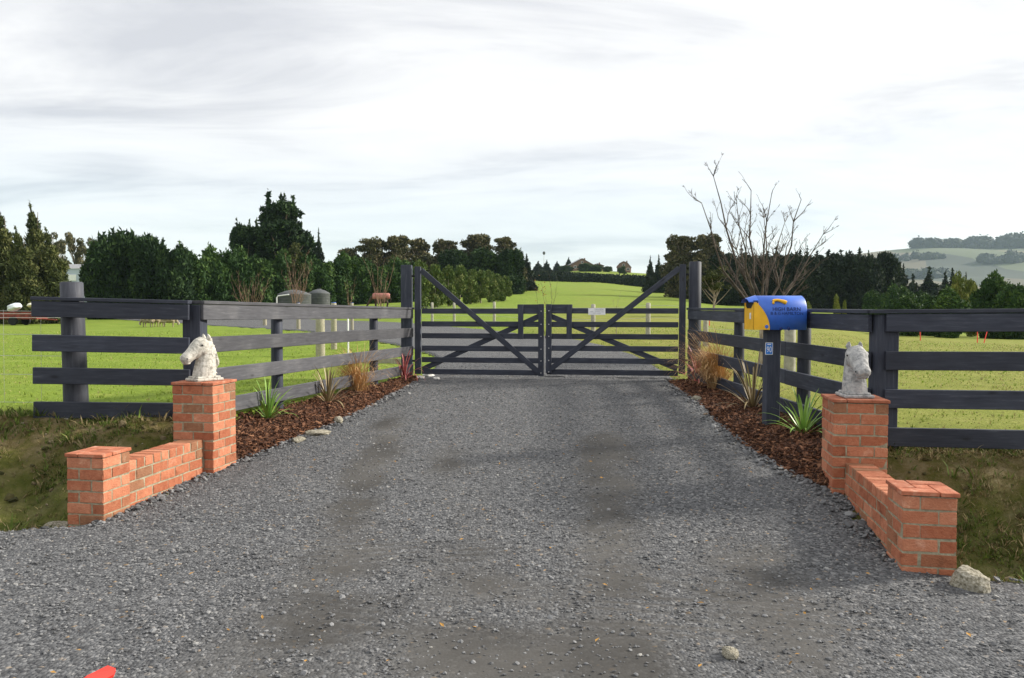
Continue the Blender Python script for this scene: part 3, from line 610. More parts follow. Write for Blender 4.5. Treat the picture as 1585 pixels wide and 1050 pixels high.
# ------------------------------------------------------------------ brick entrance walls
CH = .0912; BL, BW, BH = .21, .10, .081
def brick_mesh(seed, L_=BL, W_=BW, H_=BH, mt='brick'):
    r = random.Random(seed); mb = MB(); mb.bbox((0, 0, 0), (L_, W_, H_), .0045)
    mb.v = [tuple(c + r.uniform(-.0026, .0026) for c in v) for v in mb.v]
    return mb.mesh('brick', M[mt])
BR = [brick_mesh(i) for i in range(5)]; BHALF = [brick_mesh(50 + i, BW) for i in range(3)]
def entrance_wall(label, N1, th, sg, j1, j2, Lw, off=.078):
    root = thing('entrance_wall', label, 'brick wall', (N1[0], N1[1], -.12), th, 'brick walls either side of the drive mouth')
    base = Matrix.Translation((N1[0], N1[1], 0)) @ Matrix.Rotation(th, 4, 'Z')
    rr = random.Random(3 + sg)
    def core(name, x0, x1, y0, y1, z0, z1):
        mb = MB(); mb.box((sg*(x0 + x1)/2, (y0 + y1)/2, (z0 + z1)/2), (abs(x1 - x0), y1 - y0, z1 - z0))
        o = mb.build(name, M['mortar']); put(o, root, base); return o
    def brick(part, x, y, z, alongx, ln=BL):
        if ln < .045: return
        o = link('brick', rr.choice(BHALF if abs(ln - BW) < .003 else BR)); o.parent = part; o.matrix_parent_inverse = base.inverted() if False else Matrix.Identity(4)
        s = 1.0 if abs(ln - BW) < .003 else ln/BL
        jit = rr.uniform(-.0022, .0022)
        o.matrix_basis = Matrix.Translation((sg*x + jit, y + rr.uniform(-.0022, .0022), z + rr.uniform(-.0015, .0015))) @ Matrix.Rotation((0 if alongx else math.pi/2) + rr.uniform(-.008, .008) + rr.choice((0, math.pi)), 4, 'Z') @ Matrix.Diagonal((s, 1, 1, 1))
    tilecount = 0
    def tile(part, x0, x1, y0, y1, z):
        mb = MB(); mb.bbox((0, 0, 0), (x1 - x0 - .006, y1 - y0 - .006, .028), .004)
        mb.v = [tuple(c + rr.uniform(-.0012, .0012) for c in v) for v in mb.v]
        o = mb.build('tile', M['tile']); o.parent = part; o.location = (sg*(x0 + x1)/2, (y0 + y1)/2, z + .016 + rr.uniform(-.001, .001))
    a, b, p, e = .32, .43, .22, .004
    # low end pillar: pinwheel bond, local x runs from 0 at the drive face to -a
    top = j1 + CH; n = 8
    P1 = core('low_pillar', -a + e, -e, e, a - e, top - n*CH, top - .003)
    for i in range(n):
        z = top - CH*(i + .5)
        if i % 2 == 0: L4 = [(-BW - .01 - BL/2, BW/2 + 0, 1), (-BW/2, BL/2 + 0, 0), (-BL/2, a - BW/2, 1), (-a + BW/2, a - BL/2, 0)]
        else: L4 = [(-BL/2, BW/2, 1), (-a + BW/2, BL/2, 0), (-a + BL/2, a - BW/2, 1), (-BW/2, a - BL/2, 0)]
        for x, y, al in L4: brick(P1, x, y, z, al)
    ov = .014
    for x0, x1, y0, y1 in ((-a - ov, -.215, -ov, .22), (-a - ov, -.11, .22, a + ov), (-.11, ov, .1, a + ov), (-.215, ov, -ov, .1), (-.215, -.11, .1, .22)): tile(P1, x0, x1, y0, y1, top)
    # wall between the pillars
    y0, y1 = a, Lw; wt = j1; nw = 6; x0 = -.02
    W = core('wall_panel', x0 - .21 + e, x0 - e, y0 - .002, y1 + .002, wt - CH*(nw + 1), wt - .006)
    k = int(round((y1 - y0)/.1085)); pw = (y1 - y0)/k
    for i in range(k): brick(W, x0 - BL/2, y0 + pw*(i + .5), wt - BH/2, True)
    for c in range(nw):
        z = wt - CH*(c + 1) - BH/2
        for face in (0, 1):
            xc = x0 - BW/2 if face == 0 else x0 - .21 + BW/2
            y = y0 + .003 - (0 if (c % 2) else .11)
            while y < y1 - .03:
                s0, s1 = max(y, y0 + .002), min(y + BL, y1 - .002); brick(W, xc, (s0 + s1)/2, z, False, s1 - s0); y += p
    # tall pillar
    n = 11; top = j2 + CH; xs = off
    P2 = core('tall_pillar', xs - b + e, xs - e, Lw + e, Lw + b - e, top - n*CH, top - .003)
    for i in range(n):
        z = top - CH*(i + .5)
        for u in (-.11, .11):
            for v in (BW/2, b - BW/2):
                if i % 2 == 1: brick(P2, xs - b/2 + u, Lw + v, z, True)
                else: brick(P2, xs - v, Lw + b/2 + u, z, False)
        for v in (BW/2, b - BW/2):
            if i % 2 == 1: brick(P2, xs - v, Lw + b/2, z, False)
            else: brick(P2, xs - b/2, Lw + v, z, True)
    q0, q1, r0, r1 = xs - b - ov, xs + ov, Lw - ov, Lw + b + ov; th_ = .12
    for t4 in ((q0, q1 - th_, r0, r0 + th_), (q1 - th_, q1, r0, r1 - th_), (q0 + th_, q1, r1 - th_, r1), (q0, q0 + th_, r0 + th_, r1), (q0 + th_, q1 - th_, r0 + th_, r1 - th_)): tile(P2, *t4, top)
    c = base @ Vector((sg*(xs - b/2), Lw + b/2, top + .03))
    return c
NL = (-3.23, 5.83); NR = (2.499, 4.707)
capL = entrance_wall('low red brick wall with stepped pillars on the left of the drive', NL, -.155, 1, .428, .863, 1.45)
capR = entrance_wall('low red brick wall with stepped pillars on the right of the drive', NR, -.189, -1, .42, .83, 1.547)

# ------------------------------------------------------------------ horse head statues
def statue_mesh():
    mb = MB()
    def ring(cx, cz, rx, ry, tilt, n=20):            # loop around a centre line in the xz plane
        R = Matrix.Rotation(tilt, 3, 'Y')
        return [Vector((cx, 0, cz)) + R @ Vector((rx*math.cos(2*math.pi*k/n), ry*math.sin(2*math.pi*k/n), 0)) for k in range(n)]
    mb.loft([ring(.005, .03, .125, .088, 0), ring(0, .10, .118, .084, -.05), ring(-.012, .18, .108, .076, -.1), ring(-.02, .26, .099, .069, -.12), ring(-.024, .33, .092, .064, .05), ring(-.012, .385, .078, .058, .35), ring(.01, .41, .04, .04, .6)])
    P = [(-.045, .412, .035, .034), (-.012, .398, .080, .060), (.028, .372, .086, .066), (.068, .342, .078, .062), (.105, .314, .064, .052), (.138, .29, .054, .047), (.166, .268, .053, .049), (.19, .25, .046, .046), (.206, .238, .024, .028)]
    ax = math.atan2(.19, .25); K = 1.14; mb.loft([ring(-.045 + (x + .045)*K, .412 + (z - .412)*K, r1*K, r2*K, math.pi/2 + .66) for x, z, r1, r2 in P]); hs = lambda x, y, z: (-.045 + (x + .045)*K, y*K, .412 + (z - .412)*K)
    for s in (-1, 1):
        mb.ell(hs(.025, s*.04, .345), (.056, .03, .06))                        # jowl
        mb.ell(hs(.05, s*.056, .395), (.028, .014, .015), R=Matrix.Rotation(.6, 3, 'Y'))   # brow
        mb.ell(hs(.178, s*.038, .266), (.02, .014, .016))                      # nostril flare
        mb.ell(hs(.17, s*.016, .222), (.032, .024, .016))                     # lower lip
        e0 = Vector((-.03, s*.034, .43)); mb.tube([e0, e0 + Vector((.004, s*.008, .03)), e0 + Vector((.012, s*.006, .055)), e0 + Vector((.016, s*.003, .07))], [.018, .021, .012, .003], 8)
    r = random.Random(5)
    for i in range(15):                                                     # wavy mane locks off the crest
        t = i/14; x0 = -.045 - .075*math.sin(t*1.9); z0 = .448 - .25*t; ph = r.uniform(0, 6.28); sd_ = (-1)**i*.012
        P_ = [Vector((x0 + .012*math.sin(ph + k*1.5) - .022*k/5*(1.1 - t), sd_ + .03*math.sin(ph*2 + k*1.2)*(.3 + k/6), z0 - .026*k)) for k in range(6)]
        mb.tube(P_, [.019, .021, .019, .017, .013, .006], 8)
    for i in range(7): mb.ell((.0 + .012*i, r.uniform(-.015, .015), .442 - .004*i - .0022*i*i), (.02, .016, .014), nu=10, nv=6)   # forelock
    me = mb.mesh('h'); me = baked(me, [('REMESH', dict(mode='VOXEL', voxel_size=.0048)), ('SMOOTH', dict(factor=.5, iterations=1))])
    me.polygons.foreach_set('use_smooth', [True]*len(me.polygons)); return me
HM = statue_mesh()
def statue(label, c, heading, m, scale):
    root = thing('horse_head_statue', label, 'statue', c, heading, 'horse head statues on the tall pillars')
    me = HM.copy(); me.materials.clear(); me.materials.append(M[m]); link('head', me, None, root, scale=(scale, scale*1.22, scale))
    mb = MB(); mb.bbox((0, 0, .016), (.30, .25, .03), .008); mb.bbox((0, 0, .04), (.26, .20, .02), .006); mb.build('plinth', M[m], root, scale=(scale,)*3)
    for s in (-1, 1):
        mb = MB(); mb.ell((.070, s*.073, .378), (.012, .006, .009)); mb.build('eye', M['black'], root, scale=(scale, scale*1.22, scale))
        mb = MB(); mb.ell((.222, s*.05, .243), (.009, .007, .008)); mb.build('nostril', M['black'], root, scale=(scale, scale*1.22, scale))
statue('weathered white horse head turned to the left, on the left tall brick pillar', capL, math.radians(232), 'statue', .95)
statue('grey weathered horse head facing the road, on the right tall brick pillar', capR, math.radians(-97), 'statue_grey', .96)

# ------------------------------------------------------------------ post and rail fences
OFFS = (.0, .39, .735, 1.085)
def fence_run(root, A, B, zA, zB, side, m, splits=(), capx=(0, 0)):
    """rails and cap from A to B (xy), top heights zA/zB; side = unit normal to the face that carries the rails"""
    A = Vector(A); B = Vector(B); d = (B - A).normalized(); side = Vector(side)
    ks = [0] + list(splits) + [1]
    for i, o in enumerate(OFFS):
        h = .165 if i == 0 else .172; dz = (.042 if i == 0 else 0) + h/2 + o
        for k0, k1 in zip(ks[:-1], ks[1:]):
            jz = random.uniform(-.006, .006)
            p = A.lerp(B, k0) + side*.11; q = A.lerp(B, k1) + side*.11
            g = d*.002
            beam('rail', Vector((p.x + g.x, p.y + g.y, zA + (zB - zA)*k0 - dz + jz)), Vector((q.x - g.x, q.y - g.y, zA + (zB - zA)*k1 - dz + jz)), h, .042, m, root)
    p = A + side*.035 - d*capx[0]; q = B + side*.035 + d*capx[1]
    beam('cap_rail', Vector((p.x, p.y, zA - .019)), Vector((q.x, q.y, zB - .019)), .038, .215, m, root)
def perp(A, B, toward):
    d = (Vector(B) - Vector(A)).normalized(); n = Vector((-d.y, d.x)); return n if n.dot(Vector(toward)) > 0 else -n
# left: a short length facing the road, then the splayed length to the gate
CL = Vector((-3.43, 7.98)); GLp = Vector((-2.02, 14.28)); EL = Vector((-4.98, 7.80))
fl = thing('post_and_rail_fence', 'charcoal post and rail fence facing the road, left of the left brick pillar', 'fence', (CL.x - .8, CL.y, .5))
sF = perp(EL, CL, (0, -1)); fence_run(fl, EL, CL - Vector((.0, 0)), 1.835, 1.80, sF, 'paint')
pole('post', (-4.69, 7.98, .3), (-4.71, 7.96, 1.985), .126, .112, 'paint_mid', fl)
mb = MB(); mb.ell((0, 0, 0), (.19, .15, .07)); put(mb.build('post_footing', M['concrete']), fl, Matrix.Translation((-4.66, 7.85, .55)))
fs = thing('post_and_rail_fence', 'weathered grey post and rail fence running from left pillar to gate', 'fence', (CL.x, CL.y, .5))
sS = perp(CL, GLp, (1, 0)); fence_run(fs, CL, GLp, 1.80, 1.775, sS, 'paint_worn', (), (.0, .1))
beam('post', (CL.x + .0, CL.y + .06, .2), (CL.x + .0, CL.y + .06, 1.755), .19, .19, 'paint', fs)
for k in (.265, .752):
    p = CL.lerp(GLp, k); z = 1.80 - .025*k; pole('post', (p.x, p.y, .2), (p.x, p.y, z - .045), .076, .072, 'paint', fs)
beam('gate_post', (GLp.x, GLp.y, .2), (GLp.x, GLp.y, 2.585), .2, .2, 'paint', fs)
# right
CR = Vector((3.45, 6.93)); GRp = Vector((3.33, 13.55)); ER = Vector((6.6, 6.35))
fr = thing('post_and_rail_fence', 'charcoal post and rail fence running from right pillar to gate behind the mailbox', 'fence', (CR.x, CR.y, .4))
sR = perp(CR, GRp, (-1, 0)); fence_run(fr, CR, GRp, 1.71, 1.775, sR, 'paint', (.30,), (.0, .05))
for k in (.265, .62):
    p = CR.lerp(GRp, k); pole('post', (p.x, p.y, .2), (p.x, p.y, 1.71 + .065*k - .045), .078, .074, 'paint', fr)
pole('gate_post', (GRp.x, GRp.y, .2), (GRp.x, GRp.y, 2.60), .115, .11, 'paint', fr)
ff = thing('post_and_rail_fence', 'charcoal post and rail fence facing the road, right of the right brick pillar', 'fence', (CR.x + 1, CR.y - .1, .4))
sG = perp(CR, ER, (0, -1)); fence_run(ff, CR, ER, 1.71, 1.735, sG, 'paint', (), (.12, 0))
beam('post', (CR.x + .02, CR.y + .0, .1), (CR.x + .02, CR.y, 1.665), .19, .19, 'paint', ff)
p = CR.lerp(ER, .93); beam('post', (p.x, p.y + .03, .1), (p.x, p.y + .03, 1.69), .19, .19, 'paint', ff)

# ------------------------------------------------------------------ the double gate
GA = Vector((-1.93, 14.24)); GB = Vector((3.24, 13.52)); gd = (GB - GA).normalized(); gn = perp(GA, GB, (0, -1))
def gp(px, py, fr_=0.0):                                # point of the gate plane seen at a photograph position
    x, y, z = ray(px, py); a = GA + gn*fr_
    k = (a.x*gd.y - a.y*gd.x)/(x*gd.y - y*gd.x)
    return Vector((x*k, y*k, CAMZ + z*k))
gdir = {1: Vector((gd.x, gd.y, 0))}
def gate_leaf(label, hinge, meet, top_h, rails, shortx, sgn, sign=False):
    h0 = gp(hinge, 580); root = thing('farm_gate', label, 'gate', (h0.x, h0.y, .45))
    up = Vector((gn.x, gn.y, 0))
    zc = lambda y_, x_=hinge: gp(x_, y_).z
    def g(px, z, fr_):
        q = gp(px, 500, fr_); return Vector((q.x, q.y, z))
    bot = zc(579)
    beam('hinge_stile', g(hinge, bot, .0), g(hinge, zc(top_h), .0), .115, .075, 'paint', root, up=Vector((gd.x, gd.y, 0)))
    mt = gp(meet, 471, 0).z; beam('meeting_stile', g(meet, bot - .01, .035), g(meet, mt, .035), .105, .05, 'paint', root, up=Vector((gd.x, gd.y, 0)))
    for y0, y1 in rails:
        z0 = gp(hinge, (y0 + y1)/2).z; beam('rail', g(hinge + sgn*6, z0, 0), g(meet + sgn*3, z0, 0), .1, .036, 'paint', root)
    # long brace from the top of the hinge stile to the foot of the meeting stile, and the short counter brace behind
    beam('brace', g(hinge + sgn*5, zc(top_h) - .07, .038), g(meet - sgn*3, bot + .06, .038), .1, .036, 'paint', root)
    beam('brace', g(hinge + sgn*7, bot + .09, -.038), g(meet - sgn*3, gp(meet, 488).z - .02, -.038), .1, .036, 'paint', root)
    beam('short_upright', g(shortx, gp(shortx, 525).z, .038), g(shortx, mt - .005, .038), .1, .036, 'paint', root, up=Vector((gd.x, gd.y, 0)))
    zt = mt - .05; beam('top_rail', g(shortx - sgn*5, zt, 0), g(meet + sgn*4, zt, 0), .09, .036, 'paint', root)
    for y0, y1 in rails:
        for xx in (meet, ):
            q = g(xx, gp(hinge, (y0 + y1)/2).z, .064); mb = MB(); mb.ell((0, 0, 0), (.012, .008, .012), 8, 5); put(mb.build('bolt', M['steel']), root, Matrix.Translation(q))
    for zz_ in (zc(top_h) - .18, bot + .25):                                # hinges
        q = g(hinge - sgn*9, zz_, 0); q2 = g(hinge + sgn*3, zz_, 0); mb = MB(); mb.tube([q, q2], .018, 8); put(mb.build('hinge', M['black']), root, Matrix.Identity(4))
    if sign:
        a, b = gp(910.5, 477.5, .03), gp(937, 487.5, .03); c = (a + b)/2; wd = (b - a).length; ang = math.atan2(gd.y, gd.x)
        mw = Matrix.Translation(c) @ Matrix.Rotation(ang, 4, 'Z') @ Matrix.Rotation(math.pi/2, 4, 'X')
        mb = MB(); mb.bbox((0, 0, 0), (.315, .122, .004), .001); s = mb.build('sign_plate', M['white']); put(s, root, mw)
        l_ = link('lettering', text_mesh('CAUTION', .036, .0008), M['faint'], s); l_.location = (.04, .033, .003)
        for x_, y_, w_ in ((-.09, -.004, .06), (.01, -.004, .1), (.105, -.006, .05), (-.04, -.03, .05), (.035, -.03, .085)):   # small print, too faint to read
            mb = MB(); mb.box((x_, y_, .003), (w_, .007, .0012)); q_ = mb.build('small_print', M['faint']); q_.parent = s
RLf = [(477.5, 486), (497, 506), (515, 524.5), (534, 544), (551.5, 562), (571, 579)]
RRt = [(477.3, 486), (499, 507), (518, 526), (536.5, 545), (556, 564), (574, 582.5)]
gate_leaf('left leaf of the charcoal timber gate with a long diagonal brace', 647, 837.5, 413, RLf, 806, 1)
gate_leaf('right leaf of the charcoal timber gate carrying a small white sign', 1056, 849.5, 409.5, RRt, 881, -1, True)

# ------------------------------------------------------------------ mailbox
mbx = thing('mailbox', 'blue and yellow barrel topped mailbox on a charcoal post in the right bed', 'mailbox', (2.92, 8.33, .4))
pb = T1(2.92, 8.33)
beam('post', (2.925, 8.36, pb - .1), (2.925, 8.36, 1.5), .15, .15, 'paint', mbx, up=Vector((1, 0, 0)))
X0, X1b, Y0, Y1b, ZB_, ZT_ = 2.665, 3.255, 8.19, 8.52, 1.492, 1.872
Wd = Y1b - Y0; Ht = ZT_ - ZB_; Ln = X1b - X0
def prof(n=20, grow=0.0):                                # y,z loop: straight sides, barrel top
    hw = Wd/2 + grow; pts = [(-hw, -grow), (-hw, Ht*.52)]
    pts += [(-hw*math.cos(a), Ht*.52 + (Ht*.48 + grow)*math.sin(a)) for a in np.linspace(0, math.pi, n)[1:-1]]
    return pts + [(hw, Ht*.52), (hw, -grow)]
def shell(x0, x1, grow=0.0, taper=0.0): return [[Vector((x, y, z)) for y, z in prof(20, grow - g)] for x, g in ((x0, taper), (x0 + taper, 0), (x1 - taper, 0), (x1, taper))]
bm_o = Matrix.Translation((X0, (Y0 + Y1b)/2, ZB_))
mb = MB(); mb.loft(shell(.05, Ln, 0, .014)); body = mb.build('body', M['blue']); put(body, mbx, bm_o)
for yy_ in (-.165, .165):                                 # shade of moulded recesses along the bottom edge, painted as navy lumps
    for xx in (.30, .385):
        m2 = MB(); m2.ell((xx, yy_, .012), (.017, .006, .02)); f_ = m2.build('recess_shade', M['letter']); f_.parent = body
# yellow front: end plate plus curved cheeks lapping on to both sides
mb = MB(); 
cheek = []
for t in np.linspace(0, 1, 14): cheek.append((.175 - .15*t**2.1*1.0, .0 + Ht*.80*t))
for s in (-1, 1):
    hw = Wd/2 + .006
    outer = [Vector((x, s*hw, z)) for x, z in cheek]; inner = [Vector((-.002, s*hw, z)) for x, z in cheek]
    o2 = [v - Vector((0, s*.012, 0)) for v in outer]; i2 = [v - Vector((0, s*.012, 0)) for v in inner]
    n_ = len(cheek); vs = outer + inner + o2 + i2; fs_ = []
    for i in range(n_-1):
        fs_ += [(i, i+1, n_+i+1, n_+i), (i, 2*n_+i, 2*n_+i+1, i+1), (n_+i, n_+i+1, 3*n_+i+1, 3*n_+i)]
    mb.add(vs, fs_)
fw = Wd/2 + .006
plate = [Vector((-.002, -fw, 0)), Vector((-.002, fw, 0)), Vector((-.002, fw, Ht*.80)), Vector((-.002, .07, Ht*.62)), Vector((-.002, -.07, Ht*.62)), Vector((-.002, -fw, Ht*.80))]
mb.add(plate, [(0, 1, 2, 3, 4, 5)]); mb.add([v + Vector((.05, 0, 0)) for v in plate], [(5, 4, 3, 2, 1, 0)])
mb.add([plate[0], plate[1], plate[1] + Vector((.17, 0, 0)), plate[0] + Vector((.17, 0, 0))], [(0, 3, 2, 1)])
front = mb.build('front_panel', M['yellow']); put(front, mbx, bm_o)
m2 = MB(); m2.bbox((-.004, -.05, Ht*.40), (.004, .05, .07), .001); lb_ = m2.build('paper_label', M['white']); lb_.parent = front
m2 = MB(); m2.tube([(.14, -fw - .004, .035), (.14, -fw + .004, .035)], .02, 16); b2 = m2.build('button', M['blue']); b2.parent = front
m2 = MB(); m2.box((.03, 0, Ht*.74), (.05, Wd*.8, Ht*.22)); sl = m2.build('slot', M['black']); put(sl, mbx, bm_o)
# hood over the slot
hp = [(y, z) for y, z in prof(20, .004) if z > Ht*.76]
mb = MB(); A_ = [Vector((.06, y, z)) for y, z in hp]; B_ = [Vector((-.05, y*1.04, z*.55 + Ht*.80*.45 - .0)) for y, z in hp]; n_ = len(hp)
mb.add(A_ + B_, [(i, i+1, n_+i+1, n_+i) for i in range(n_-1)], True); mb.add([v - Vector((0, 0, .008)) for v in A_ + B_], [(n_+i, n_+i+1, i+1, i) for i in range(n_-1)], True)
put(mb.build('slot_hood', M['blue']), mbx, bm_o)
mb = MB(); ys = -Wd/2 - .004                                # flag lying along the side, a curved lobe
fp = [(.215, .315, .017), (.235, .325, .016), (.262, .328, .0145), (.29, .324, .016), (.32, .315, .02), (.345, .305, .024), (.362, .298, .022)]
mb.tube([(x, ys - .004 + max(0, (z - Ht*.52))*.28, z) for x, z, r in fp], [r for x, z, r in fp], 10)
mb.ell((.218, ys + .02, .298), (.014, .012, .018)); put(mb.build('flag', M['yellow']), mbx, bm_o)
for txt, xc, wd_, hh_, zz_ in (('HIGH', .273, .133, .040, .229), ('BARN', .437, .150, .040, .229), ('B', .198, .026, .032, .182), ('&', .237, .026, .032, .182), ('G', .278, .028, .032, .182), ('HAMILTON', .424, .232, .032, .182)):
    me = text_mesh(txt, .05, .0012); co = np.array([v.co[:] for v in me.vertices]); mn_, mx_ = co.min(0), co.max(0)
    for v in me.vertices: v.co.x = (v.co.x - (mn_[0] + mx_[0])/2)*wd_/(mx_[0] - mn_[0]); v.co.y = (v.co.y - (mn_[1] + mx_[1])/2)*hh_/(mx_[1] - mn_[1])
    l_ = link('lettering', me, M['letter']); l_.parent = body
    l_.matrix_basis = Matrix.Translation((xc, -Wd/2 - .0022 + (.0012 if zz_ > .22 else 0), zz_)) @ Matrix.Rotation(math.pi/2 - (.13 if zz_ > .22 else 0), 4, 'X')
np_c = Vector((2.868, 8.281, 1.28))
mb = MB(); mb.bbox((0, 0, 0), (.085, .005, .135), .001); npl = mb.build('number_plate', M['white']); put(npl, mbx, Matrix.Translation(np_c))
mb = MB(); mb.box((0, -.0035, 0), (.071, .003, .121)); pz = mb.build('plate_face', M['signblue']); pz.parent = npl
l_ = link('lettering', text_mesh('90', .082, .0008), M['white'], npl); l_.matrix_basis = Matrix.Translation((0, -.0065, -.012)) @ Matrix.Rotation(math.pi/2, 4, 'X') @ Matrix.Diagonal((.72, 1.15, 1, 1))
mb = MB(); mb.box((0, -.0055, .047), (.042, .0016, .011)); q_ = mb.build('small_print', M['white']); q_.parent = npl

# ------------------------------------------------------------------ bed plants
def strap_leaf(r, L_, a, elev, droop, wd, m, root):
    mb = MB(); n = 9; d = Vector((math.cos(a), math.sin(a), 0)); s = Vector((-d.y, d.x, 0)); p = Vector((0, 0, 0)); e = elev; P = []
    for i in range(n):
        t = i/(n-1); P.append((p.copy(), wd*(.55 + .9*t)*(1 - t)**.55 + .001)); st = L_/(n-1)
        p = p + (d*math.cos(e) + Vector((0, 0, 1))*math.sin(e))*st; e -= droop*t/(n-1)*2
    vs = []; fs_ = []
    for i, (q, w_) in enumerate(P):
        f_ = Vector((0, 0, 1))*w_*.35
        vs += [q - s*w_ + f_, q, q + s*w_ + f_]
        if i: b = (i-1)*3; fs_ += [(b, b+1, b+4, b+3), (b+1, b+2, b+5, b+4)]
    mb.add(vs, fs_, True); return mb.build('leaf', M[m], root)
def strap_plant(name, label, cat, base, h, n, m, wd, seed, droop=1.2, low=.35):
    root = thing(name, label, cat, base); r = random.Random(seed)
    for i in range(n):
        a = i*2.399 + r.uniform(-.3, .3); k = i/n; el = 1.5 - (1.5 - low)*k + r.uniform(-.1, .1)
        strap_leaf(r, h*r.uniform(.75, 1.05)*(1 - .12*k), a, el, droop*r.uniform(.5, 1.3)*(.4 + k), wd*r.uniform(.8, 1.15), m, root)
    return root
def tussock(label, base, h, seed, blow, n=700, wd=.0042):
    root = thing('tussock_grass', label, 'tussock', base); r = np.random.default_rng(seed); V = []; Fc = []; tn = []
    for i in range(n):
        a = r.uniform(0, 6.28); L_ = h*r.uniform(.35, 1.1); e = r.uniform(.75, 1.45); p = np.array([r.normal(0, .05), r.normal(0, .05), 0.]); t_ = r.random(); w_ = wd*r.uniform(.7, 1.4)
        hv = np.array([math.cos(a), math.sin(a)])*r.uniform(.3, 1.0) + np.array(blow)*r.uniform(.0, 1.1); s = np.array([-hv[1], hv[0], 0])/(np.linalg.norm(hv) + 1e-6); hn = hv/(np.linalg.norm(hv) + 1e-6); m_ = 8
        b = len(V); bend = r.uniform(1.2, 4.2)
        for k in range(m_):
            q = w_*(1 - k/m_*.75); V += [p - s*q, p + s*q]; tn += [t_, t_]
            p = p + np.array([hn[0]*math.cos(e), hn[1]*math.cos(e), math.sin(e)])*L_/(m_-1); e -= bend/(m_-1)*(k/m_*1.6)
            if k: Fc.append((b + 2*k - 2, b + 2*k - 1, b + 2*k + 1, b + 2*k))
    me = np_mesh('blades', np.array(V), np.array(Fc), M['tussock'], True); vattr(me, 'tint', tn); o = link('blades', me, None, root); stuff(o); return root
def on(px, py): v = att(px, py); return (v.x, v.y, v.z + .01)
strap_plant('cordyline', 'bright green strap leaved plant next to the left tall brick pillar', 'plant', on(415, 655), .56, 36, 'cordgreen', .016, 1, 1.3)
strap_plant('cordyline', 'bronze strap leaved plant in the middle of the left mulch bed', 'plant', on(508, 630), .66, 32, 'cordbronze', .015, 2, .9, .3)
tussock('orange tussock grass drooping beside the left fence', on(556, 612), .95, 3, (-1.0, -.15))
strap_plant('flax', 'small red leaved flax at the foot of the left gate post', 'plant', on(626, 592), .70, 26, 'flaxred', .016, 4, 2.4, .45)
tussock('large orange tussock grass blown leftwards in the right bed', on(1112, 607), 1.15, 5, (-1.0, -.2), 900)
strap_plant('flax', 'low red leaved flax beside the big tussock by the right gate leaf', 'plant', on(1080, 597), .80, 30, 'flaxred', .016, 6, 2.6, .35)
strap_plant('cordyline', 'tall bronze strap leaved plant left of the mailbox post', 'plant', on(1165, 638), .82, 34, 'cordbronze', .016, 7, .9, .3)
strap_plant('cordyline', 'bright green strap leaved plant right of the mailbox post', 'plant', on(1243, 678), .56, 38, 'cordgreen', .016, 8, 1.3)

# ------------------------------------------------------------------ rocks
def rock(name, label, c, d, seed, m='rock', sink=.3, group=None):
    bm = bmesh.new(); bmesh.ops.create_icosphere(bm, subdivisions=3, radius=1); r = random.Random(seed); o_ = Vector((r.uniform(0, 9),)*3)
    from mathutils import noise as mn
    for v in bm.verts: v.co *= 1 + .28*mn.noise(v.co*1.3 + o_) + .12*mn.noise(v.co*3.1 + o_)
    me = bpy.data.meshes.new(name); bm.to_mesh(me); bm.free()
    o = link(name, me, M[m], None, (c[0], c[1], c[2] + d[2]*(1 - sink) - d[2]*.3), (0, 0, r.uniform(0, 3)), d); return tag(o, label, 'rock', group)
rock('boulder', 'pale lichened boulder at the foot of the right low brick pillar', on(1502, 912), (.11, .10, .10), 1, sink=.55)
rock('boulder', 'flat mossy stone at the foot of the left low brick pillar', on(88, 822), (.13, .10, .05), 2)
rock('stone', 'flat grey edging stone nearest the left tall pillar', on(462, 686), (.13, .07, .035), 3)
rock('stone', 'flat grey edging stone in the middle of the left bed edge', on(492, 674), (.15, .08, .04), 4)
rock('stone', 'small pale stone on the left bark mulch', on(524, 656), (.075, .06, .05), 5)
rock('stone', 'small round grey stone at the edge of the right mulch bed', on(1078, 622), (.075, .06, .05), 6)
rock('stone', 'upright white stone between bronze plant and mailbox post', on(1180, 630), (.05, .04, .11), 7, 'white_rock', .1)
for i, (x, y, s) in enumerate(((650, 584, .10), (664, 581, .14), (676, 585, .08))):
    rock('stone', ('left', 'middle', 'right')[i] + ' white stone in the heap at the foot of the left gate post', on(x, y + 3), (s, s*.8, s*.35), 10 + i, 'white_rock', .25, 'white stones by the gate')
rock('stone', 'loose pale stone lying on the gravel at the bottom of the picture', on(1130, 1022), (.045, .035, .03), 20, 'rock', .1)
# scrap of red plastic on the gravel
c = atz(157, 1053, .04); mb = MB()
mb.add([(-.10, -.05, 0), (-.02, -.075, .004), (.055, .0, .03), (.05, .028, .045), (.01, .035, .055), (-.06, -.01, .03)], [(0, 1, 2, 3, 4, 5)]); mb.add([(-.10, -.05, -.006), (-.02, -.075, -.004), (.055, .0, .02), (.05, .028, .035), (.01, .035, .045), (-.06, -.01, .02)], [(5, 4, 3, 2, 1, 0)])
tag(mb.build('plastic_scrap', M['red'], None, (c.x, c.y, .035)), 'bright red plastic scrap on the gravel at the bottom left', 'scrap')

